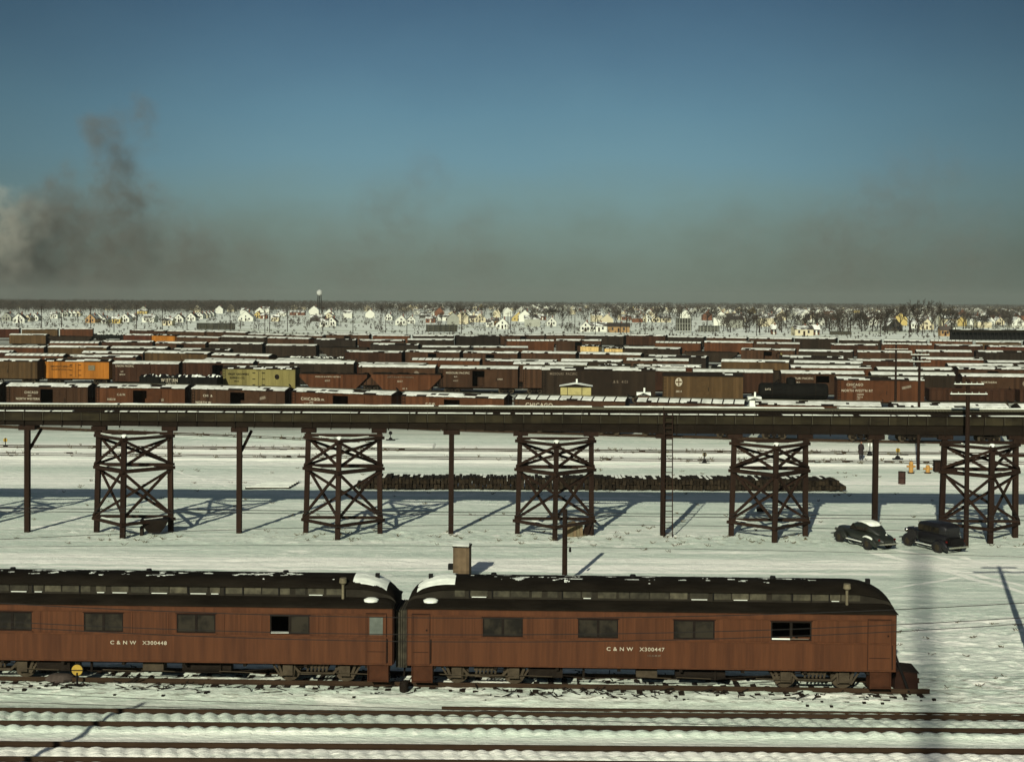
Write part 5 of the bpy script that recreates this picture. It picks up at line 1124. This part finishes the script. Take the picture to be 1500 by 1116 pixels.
HL = [(13, 470, 14, 'grey', 1), (29.5, 473, 17, 'white', 1), (43, 470.5, 8, 'cream', 1), (53, 470, 11, 'white', 1), (81, 466.5, 11, 'white', 0), (90, 464, 8, 'white', 1), (97, 464, 8, 'grey', 1), (104, 463, 7, 'white', 1), (110, 463, 7, 'white', 1), (116, 463, 7, 'cream', 1),
      (136.5, 473, 15, 'tan', 1), (149, 472, 13, 'white', 1), (156, 474, 6, 'white', 1), (171.5, 474, 12, 'yellow', 0), (185, 472, 14, 'white', 1), (197, 470, 8, 'grey', 0), (209, 460, 14, 'yellow', 0), (220, 472, 18, 'white', 0), (247, 477, 15, 'cream', 0), (263, 472, 14, 'white', 1), (282, 470, 14, 'white', 1),
      (295, 467, 10, 'white', 1), (301, 466, 9, 'cream', 1), (306, 465, 8, 'white', 1), (311, 464, 8, 'white', 1), (362, 470.5, 22, 'white', 1), (378.5, 466, 11, 'yellow', 1), (387, 467, 10, 'brick', 0), (404, 471, 11, 'cream', 0), (414, 463, 12, 'white', 0), (436, 462, 22, 'brick', 0), (466, 471, 20, 'dark', 0),
      (475, 479, 13, 'white', 0), (487, 477.5, 14, 'white', 1), (483, 469, 13, 'cream', 1), (570.5, 469, 11, 'white', 1), (588, 476, 17, 'white', 1), (602, 474, 12, 'white', 1), (623, 466, 17, 'dark', 0), (631, 473, 14, 'brick', 0), (655, 470, 26, 'white', 0), (679, 470.5, 16, 'cream', 1), (693, 472, 9, 'cream', 0),
      (703, 472, 17, 'cream', 1), (718, 479, 11, 'white', 0), (725, 477, 11, 'tan', 0), (736, 482, 19, 'white', 1), (758.5, 470.5, 18, 'yellow', 1), (783.6, 473.6, 13, 'white', 1), (795, 469, 10, 'brick', 0), (807, 477.5, 14, 'white', 1), (806, 462, 8, 'white', 0), (857, 486, 15, 'white', 1), (877, 486, 23, 'white', 0),
      (906, 487, 32, 'tan', 0), (920, 469, 19, 'brick', 0), (940, 472, 13, 'cream', 1), (950, 471, 13, 'white', 1), (960, 472, 12, 'cream', 1), (974, 472, 15, 'cream', 0), (1082, 480, 15, 'grey', 0), (1186, 477.5, 7, 'white', 1), (1175, 491.6, 27, 'cream', 0), (1195, 491, 9, 'brick', 0), (1277, 476, 13, 'white', 1),
      (1307, 485, 24, 'dark', 1), (1356, 483, 20, 'cream', 1), (1392, 482, 13, 'white', 1), (1383, 492.6, 14, 'tan', 0), (1340, 481, 13, 'white', 0), (1448, 476, 14, 'white', 1), (1462, 476, 13, 'cream', 1), (1133, 490, 7, 'brick', 0)]
rd = random.Random(9)
for i, (px, base, wp, col, g) in enumerate(HL):
    D_ = byb(px, base); w = wp * D_ / F; low = not g or wp > 19
    house(px, D_ + 4, w, rd.uniform(6, 9) if g else min(8, w), 2.6 if g else 2.9, min(4.6, w * .46) if g else 1.6, col, bool(g), f'{col} {"gabled" if g else "long low"} house, {ordw(i)} from the smoke end along the front of town', rd.random() < .8, 2, 'houses along the front of town')
# streets of small houses behind
K = 0
hp = []
for i in range(215):
    u = rd.random(); px = 30 + 1470 * (u ** .62); D_ = rd.choice((rd.uniform(800, 1300), rd.uniform(1100, 2300), rd.uniform(1400, 3000)))
    if px < 380 and D_ < 1300: D_ += 900
    if D_ < 1000 and 380 < px < 640: continue
    hp.append((px, D_))
LABC = {'white': 'whitewashed', 'cream': 'cream', 'yellow': 'yellowish', 'brick': 'brick red', 'grey': 'greyish'}
for px, D_ in hp:
    col = rd.choices(['white', 'cream', 'grey', 'yellow', 'brick'], [9, 4, 3, 1, 2])[0]; g = rd.random() < .6; w = rd.uniform(6.5, 10); sn = rd.random() < .75
    lab = f'tiny {LABC[col]} house among bare trees far off in the hazy town'
    house(px, D_, w, rd.uniform(7, 9), rd.uniform(3.0, 5.5), w * .42 if g else 2, col, g, lab, sn, 0 if D_ > 1500 else 1, 'far houses of the hazy town, ' + LABC[col])

# billboards, coal dock, water tower, far poles
def billboard(xa, xb, yt, yb, lab, frame=False, m=None):
    a = byb((xa + xb) / 2, yb); pa, pb = atD(xa, a), atD(xb, a); ht = H - (yt - HOR - .0055 * (xa - 750)) * a / F; w = (pb.x - pa.x) / 2
    t = thing('billboard', lab, 'billboard', ((pa.x + pb.x) / 2, a, 0)); 
    B(-w, w, -.1, .1, ht * .12, ht).build('board_face', m or mat('billboard_back', (.045, .045, .036), .9, .4, .5, planks=1.2), t)
    for k in range(6):
        x = -w + 2 * w * (k + .5) / 6; MB().bar((x, -.2, 0), (x, -.2, ht), .18, .18).bar((x, -.3, ht * .8), (x, -2.5, 0), .16, .16).build('prop', M['gray_board'] if not frame else WALL['grey'], t)
    for z in (.35, .62): MB().bar((-w, -.35, ht * z), (w, -.35, ht * z), .18, .18).build('stringer', M['gray_board'] if not frame else WALL['grey'], t)
billboard(288, 344.5, 473, 484, 'wide dark billboard back standing at the yard edge below the white houses')
billboard(624, 670, 475.5, 487.5, 'dark billboard back standing near the bright gabled house')
billboard(989.5, 1013, 466, 487, 'tall dark billboard back with white framing', True)
billboard(1023, 1054, 477, 487, 'low dark billboard back with pale frame beside the tall billboard', True)
billboard(1215, 1247, 485, 491, 'low open platform fence beside bare trees')
D_ = 560; pa, pb = atD(1393, D_), atD(1640, D_); w = (pb.x - pa.x) / 2
t = thing('coal_dock', 'long black elevated coal dock with a pale railing at the yard edge', 'coal dock', ((pa.x + pb.x) / 2, D_, 0), R(1))
for k in range(40): x = -w + 2 * w * k / 39; B(x - .2, x + .2, -.2, .2, 0, 3.2).build('pile_post', M['black'], t)
MB().box(-w, w, -.6, 3, 3.2, 4.3).build('dock_deck', M['soot'], t); MB().box(-w, w, 2.0, 2.4, 0, 3.2).build('back_wall', M['black'], t)
MB().bar((-w, -.6, 5.5), (w, -.6, 5.5), .12, .12).bar((-w, 2.9, 5.9), (w, 2.9, 5.9), .14, .14).build('railing', M['gray_board'], t)
for k in range(5): x = -w + 2 * w * (k + .3) / 6; B(x, x + rd.uniform(2, 6), -.65, -.3, 4.31, 4.45).build('dock_snow', M['snow'], t)
D_ = 1500; p = atD(468, D_); t = thing('water_tower', 'round water tower on thin legs rising above the town', 'water tower', (p.x, p.y, 0))
wt_m = mat('tank_paint', (.42, .44, .40), .5, .2, .5)
MB().loft([[(r_ * math.cos(2 * math.pi * i / 18), r_ * math.sin(2 * math.pi * i / 18), z) for i in range(18)] for r_, z in ((.6, 19.5), (2.4, 20.4), (3.1, 22), (3.1, 24.2), (3.3, 24.3), (1.8, 25.6), (.2, 26.4))]).build('tank', wt_m, t, True)
for k in range(4): a = math.pi / 4 + k * math.pi / 2; MB().bar((3.2 * math.cos(a), 3.2 * math.sin(a), 0), (2.3 * math.cos(a), 2.3 * math.sin(a), 21), .45, .45).build('leg', M['under'], t)
MB().cyl((0, 0, 0), (0, 0, 19.6), .5, n=8).build('riser_pipe', M['under'], t)
for k, px in enumerate([28, 61, 90, 133, 167, 200, 238, 274, 337, 388, 395, 421, 473, 517, 558, 565, 596, 676, 744, 748, 842, 872, 909, 918, 945, 1108, 1113, 1190, 1290, 1332, 1368]):
    D_ = 610 + 9 * (k % 4); tp = 447 + (k * 7 % 5) * 2; t = None
    p = atD(px, D_); hgt = rd.uniform(9.5, 12.5); t = thing('telegraph_pole', f'thin far telegraph pole, {ordw(k)} of the line along the yard edge from the smoke end', 'pole', (p.x, p.y, 0), 0, 'thin poles along the yard edge')
    MB().cyl((0, 0, 0), (0, 0, hgt), .19, .14, n=6).build('pole_shaft', M['post'], t); B(-1.1, 1.1, -.1, .1, hgt - .6, hgt - .42).build('crossarm', M['post'], t)

# ---------------------------------------------------------------- bare trees
BARK = mat('winter_bark', (.028, .022, .017), .95, .4, .6, rnd=.3); TWIG = mat('winter_twigs', (.045, .037, .028), .95, .3, .3, rnd=.35)
def tree_meshes(seed, hgt, spreadf):
    rd_ = random.Random(seed); tr_ = MB(); tw = MB()
    def grow(p, d, l_, r_, dep):
        q_ = p + d * l_
        (tr_ if dep < 3 else tw).cyl(p, q_, r_, r_ * .62, n=5 if dep < 2 else 3, caps=False)
        if dep >= 5: return
        for _ in range((3, 3, 3, 3, 3)[dep]):
            nd = (d + Vector((rd_.uniform(-1, 1), rd_.uniform(-1, 1), rd_.uniform(-.25, .75))) * spreadf).normalized()
            grow(q_ if rd_.random() < .6 else p.lerp(q_, rd_.uniform(.55, .95)), nd, l_ * rd_.uniform(.62, .86), max(r_ * .55, .058), dep + 1)
    grow(Vector((0, 0, 0)), Vector((rd_.uniform(-.06, .06), 0, 1)), hgt * .27, hgt * .026, 0)
    return tr_.mesh('trunk', BARK), tw.mesh('crown', TWIG)
TM = [tree_meshes(s, 12, sp_) for s, sp_ in ((1, .62), (2, .75), (3, .55), (4, .85), (5, .68))]
TK = ['broad', 'ragged', 'upright', 'spreading', 'rounded']
def tree(px, D_, hgt, label, group, k=None):
    p = atD(px, D_); k = rd.randrange(5) if k is None else k; t = thing('bare_tree', label.replace('KIND', TK[k]), 'tree', (p.x, p.y, 0), rd.uniform(0, 6.28), group)
    s = hgt / 12
    for nm, me_ in zip(('trunk', 'crown'), TM[k]): o = bpy.data.objects.new(nm, me_); C.objects.link(o); o.parent = t
    t.scale = (s, s, s); return t
BT = [(1278, 486, 14), (1296, 487, 16), (1334, 487, 19), (1345, 487, 20), (1318, 486, 15), (1382, 487, 18), (1365, 486, 15), (1411, 484, 14), (1426, 483, 12), (1262, 486, 12), (1246, 487, 11), (1230, 487, 12), (1215, 486, 12), (1198, 486, 11), (1160, 487, 12), (1145, 487, 11), (1126, 487, 12), (1112, 487, 11), (1093, 487, 15),
      (1070, 487, 10), (1060, 485, 10), (836, 486, 5), (832, 487, 4), (918, 466, 14), (250, 475, 6), (236, 476, 5), (243, 477, 6), (1479, 486, 9), (1440, 485, 9), (560, 464, 13), (566, 465, 15), (590, 462, 14), (575, 463, 13), (688, 463, 11), (735, 461, 12), (816, 466, 9), (1205, 489, 8), (1300, 489, 12), (1394, 487, 13)]
for i, (px, base, hh) in enumerate(BT): tree(px, byb(px, base), hh, f'KIND bare tree, {ordw(i)} of those standing close behind the freight yard', 'bare trees close behind the yard')
for i in range(258):
    u = rd.random(); px = rd.uniform(640, 1500) if u < .80 else rd.uniform(0, 700); D_ = rd.uniform(780, 1900)
    if px > 1050 and rd.random() < .6: D_ = rd.uniform(650, 1100)
    if px < 640 and D_ < 1300: D_ += 700
    tree(px, D_, rd.uniform(8, 14), 'KIND bare winter tree standing among the far houses of the town', 'bare trees of the far town')
# the woods that close the view: slender slivers gathered into crowns
def far_woods(name, lab, zones, seed):
    g = np.random.default_rng(seed); V = []; Fc = []; base = 0
    for (xa, xb, D0, D1, n_, h0, h1) in zones:
        for _ in range(n_):
            px = g.uniform(xa, xb); D_ = g.uniform(D0, D1); X = (px - 750) * D_ / F; hh = g.uniform(h0, h1) * (.72 + .5 * float(fbm(np.array(X / 60.), np.array(D_ / 300.), 5, 3))); m_ = 26
            c = np.stack([g.normal(0, hh * .22, m_), g.normal(0, hh * .22, m_), g.uniform(.28, .98, m_) * hh], -1); c[:, :2] *= np.sqrt(np.clip(1.2 - np.abs(c[:, 2:] / hh - .6) * 1.6, .15, 1))
            c[0] = (0, 0, hh * .3); d = g.normal(0, .5, (m_, 3)); d[:, 2] = np.abs(g.normal(1, .4, m_)); d /= np.linalg.norm(d, axis=1)[:, None]; l_ = hh * g.uniform(.06, .15, m_); l_[0] = hh * .32; d[0] = (0, 0, 1)
            sd_ = np.stack([g.normal(0, 1, m_), g.normal(0, 1, m_), g.normal(0, .3, m_)], -1); sd_ /= np.linalg.norm(sd_, axis=1)[:, None]; w = g.uniform(.22, .5, m_)[:, None]
            o_ = np.array([X, D_, 0]); A = c - d * l_[:, None] + sd_ * w * .6; Bp = c - d * l_[:, None] - sd_ * w * .6; Cp = c + d * l_[:, None]
            V.append((np.stack([A, Bp, Cp], 1).reshape(-1, 3) + o_)); Fc.append(np.arange(base, base + 3 * m_)); base += 3 * m_
    V = np.concatenate(V); I = np.concatenate(Fc); me_ = bpy.data.meshes.new(name); me_.vertices.add(len(V)); me_.vertices.foreach_set('co', V.ravel()); me_.loops.add(len(I)); me_.loops.foreach_set('vertex_index', I); me_.polygons.add(len(I) // 3); me_.polygons.foreach_set('loop_start', np.arange(0, len(I), 3)); me_.update(calc_edges=True)
    me_.materials.append(TWIG); o = bpy.data.objects.new(name, me_); C.objects.link(o); return tag(o, lab, None, None, 'stuff')
far_woods('far_woods', 'dark belt of leafless woods closing the horizon', [(-100, 400, 1450, 2500, 4200, 10, 15), (-100, 1600, 2600, 5200, 4200, 10, 16), (360, 1600, 2200, 3400, 3800, 9, 15), (380, 1600, 1500, 2400, 1500, 7, 12), (300, 560, 1500, 2500, 700, 9, 14), (560, 640, 1100, 1500, 60, 11, 15), (1250, 1600, 1000, 1900, 260, 8, 13), (1060, 1300, 700, 1100, 170, 5, 9), (800, 1500, 900, 1800, 420, 6, 10)], 4)
far_woods('field_brush', 'thin brush and weeds on the snowy fields', [(-100, 1600, 570, 640, 420, .5, 1.5), (-100, 700, 660, 1400, 900, .8, 2.6), (700, 1600, 650, 900, 600, .8, 3.0), (-60, 700, 640, 900, 90, 2.5, 5)], 6)
def town_blocks():
    g = random.Random(4); mb = MB()
    for _ in range(520):
        px = -60 + 1640 * g.random() ** .75; D_ = g.uniform(1900, 4600); X = (px - 750) * D_ / F; w = g.uniform(3.5, 6); h_ = g.uniform(3, 5); d_ = 4; mb.cur = g.choice((0, 0, 1))
        mb.prism_y([(X - w, 0), (X - w, h_), (X, h_ + 2.6), (X + w, h_), (X + w, 0)][::-1], D_ - d_, D_ + d_) if g.random() < .5 else mb.box(X - w, X + w, D_ - d_, D_ + d_, 0, h_ + 1)
    return tag(mb.build('distant_town', [WALL['white'], WALL['cream']]), 'mass of pale far-off houses dissolving into haze at the horizon', None, None, 'stuff')
town_blocks()

# ---------------------------------------------------------------- haze and smoke
def vol(name, dens, col, box, label, noise=None):
    o = MB().box(*box).build(name, []); m = bpy.data.materials.new(name); m.use_nodes = True; t_ = m.node_tree; t_.nodes.clear(); n_ = t_.nodes.new; l_ = t_.links.new
    out = n_('ShaderNodeOutputMaterial'); pv = n_('ShaderNodeVolumePrincipled'); pv.inputs['Color'].default_value = col + (1,); pv.inputs['Density'].default_value = dens; pv.inputs['Anisotropy'].default_value = 0
    l_(pv.outputs[0], out.inputs['Volume']); o.data.materials.append(m); tag(o, label, None, None, 'stuff')
    if noise: noise(t_, pv)
    return o
HAZE = .00010
vol('haze', HAZE, (.40, .45, .41), (-8900, 8900, -150, 8900, -1.5, 74), 'thin winter haze over the yard and town')

def smoke(name, lab, box, blobs, dens, col, nscale, D_=9600.):
    nscale /= 3.2; dens /= 3.2
    def f(t_, pv):
        n_ = t_.nodes.new; l_ = t_.links.new
        g = n_('ShaderNodeNewGeometry'); nzv = n_('ShaderNodeTexNoise'); nzv.inputs['Scale'].default_value = nscale; nzv.inputs['Detail'].default_value = 4; l_(g.outputs['Position'], nzv.inputs[0])
        sb = n_('ShaderNodeVectorMath'); sb.operation = 'SUBTRACT'; l_(nzv.outputs['Color'], sb.inputs[0]); sb.inputs[1].default_value = (.5, .5, .5)
        sc = n_('ShaderNodeVectorMath'); sc.operation = 'MULTIPLY_ADD'; l_(sb.outputs[0], sc.inputs[0]); sc.inputs[1].default_value = (480, 480, 480); l_(g.outputs['Position'], sc.inputs[2])
        tot = None
        for px, py, r_, w_ in blobs:
            c_ = ((px - 750) * D_ / F, D_, H + (HOR + .0055 * (px - 750) - py) * D_ / F); R_ = r_ * D_ / F
            d = n_('ShaderNodeVectorMath'); d.operation = 'DISTANCE'; l_(sc.outputs[0], d.inputs[0]); d.inputs[1].default_value = c_
            m_ = n_('ShaderNodeMapRange'); m_.interpolation_type = 'SMOOTHSTEP'; l_(d.outputs['Value'], m_.inputs[0]); m_.inputs[1].default_value = R_ * .25; m_.inputs[2].default_value = R_ * 1.25; m_.inputs[3].default_value = w_; m_.inputs[4].default_value = 0
            if tot is None: tot = m_.outputs[0]
            else: a_ = n_('ShaderNodeMath'); a_.operation = 'MAXIMUM'; l_(tot, a_.inputs[0]); l_(m_.outputs[0], a_.inputs[1]); tot = a_.outputs[0]
        n2 = n_('ShaderNodeTexNoise'); n2.inputs['Scale'].default_value = nscale * 2.2; n2.inputs['Detail'].default_value = 5; n2.inputs['Roughness'].default_value = .65; l_(g.outputs['Position'], n2.inputs[0])
        r2_ = n_('ShaderNodeMapRange'); l_(n2.outputs[0], r2_.inputs[0]); r2_.inputs[1].default_value = .38; r2_.inputs[2].default_value = .66; r2_.inputs[4].default_value = dens
        mu = n_('ShaderNodeMath'); mu.operation = 'MULTIPLY'; l_(tot, mu.inputs[0]); l_(r2_.outputs[0], mu.inputs[1]); l_(mu.outputs[0], pv.inputs['Density'])
    return vol(name, dens, col, box, lab, f)
smoke('smoke', 'brown coal smoke rising beyond the woods in a torn column', (-4200, -1000, 9200, 10000, 0, 1550),
      [(158, 195, 34, .8), (166, 225, 36, .9), (172, 260, 42, 1), (190, 300, 46, 1), (205, 172, 30, .6), (215, 200, 24, .4), (92, 275, 36, .6), (60, 330, 60, .9), (110, 340, 66, .8), (40, 400, 95, .9), (150, 410, 90, .7), (170, 365, 95, .6), (240, 330, 60, .25), (270, 395, 95, .4), (360, 410, 80, .25)], .026, (.30, .285, .25), .011)
smoke('steam_cloud', 'pale steam cloud drifting in at the picture edge', (-4100, -3050, 8950, 9150, 0, 1400), [(-20, 325, 54, 1), (4, 345, 48, .9), (40, 318, 40, .35), (26, 370, 34, .3)], .03, (.93, .92, .80), .013, 9050.)

wd = MB(); rd = random.Random(91); cl_ = MB()
def tuft(X, Y, hh):
    z = float(ground_z(X, Y))
    for _ in range(rd.randint(3, 7)): wd.bar((X + rd.uniform(-.1, .1), Y + rd.uniform(-.1, .1), z - .02), (X + rd.uniform(-.25, .25), Y + rd.uniform(-.15, .15), z + hh * rd.uniform(.5, 1)), .018, .018)
for fn in (T1, T2, T0):
    for k in range(130):
        X = rd.gauss(rd.choice((-40, -20, 5, 22, 30)), 6)
        if fn is T0 and X > -14: continue
        tuft(X, fn(X) + rd.choice((-1.1, 1.0)) + rd.uniform(-.3, .3), .28)
        if rd.random() < .5: Y = fn(X) + rd.uniform(-1.3, 1.3); z = float(ground_z(X, Y)); cl_.box(X, X + rd.uniform(.2, .9), Y, Y + .16, z - .02, z + rd.uniform(.03, .09))
for k in range(110): X = rd.choice((-24.2, -10.75, 2.85, 16.6, 30.1, 9.8, -3.9)) + rd.gauss(0, 2.2); tuft(X, 85.8 + rd.gauss(0, 1.3), .16)
for k in range(50): X = rd.uniform(13, 30); tuft(X, rd.uniform(52, 66), .09)
for k in range(140): tuft(rd.uniform(-35, 32), rd.uniform(90, 122), .16)
tag(wd.build('dead_weeds', mat('dead_weed', (.10, .08, .04), .95, .4, 4)), 'dead weeds poking through snow by tracks and trestle feet', None, None, 'stuff')
tag(cl_.build('clinker_debris', M['tie']), 'bare tie ends and clinker showing along the thin tracks', None, None, 'stuff')

smoke('smoke', 'thin brown smoke wisps drifting over the middle and far end of town', (-1500, 3900, 9250, 9950, 0, 1250),
      [(610, 270, 55, .5), (570, 330, 80, .6), (520, 395, 90, .6), (680, 370, 85, .55), (700, 410, 60, .8), (1085, 345, 50, .5), (1240, 370, 100, .7), (1310, 310, 85, .7), (1370, 250, 60, .4), (1400, 380, 90, .6)], .0062, (.32, .305, .27), .012)
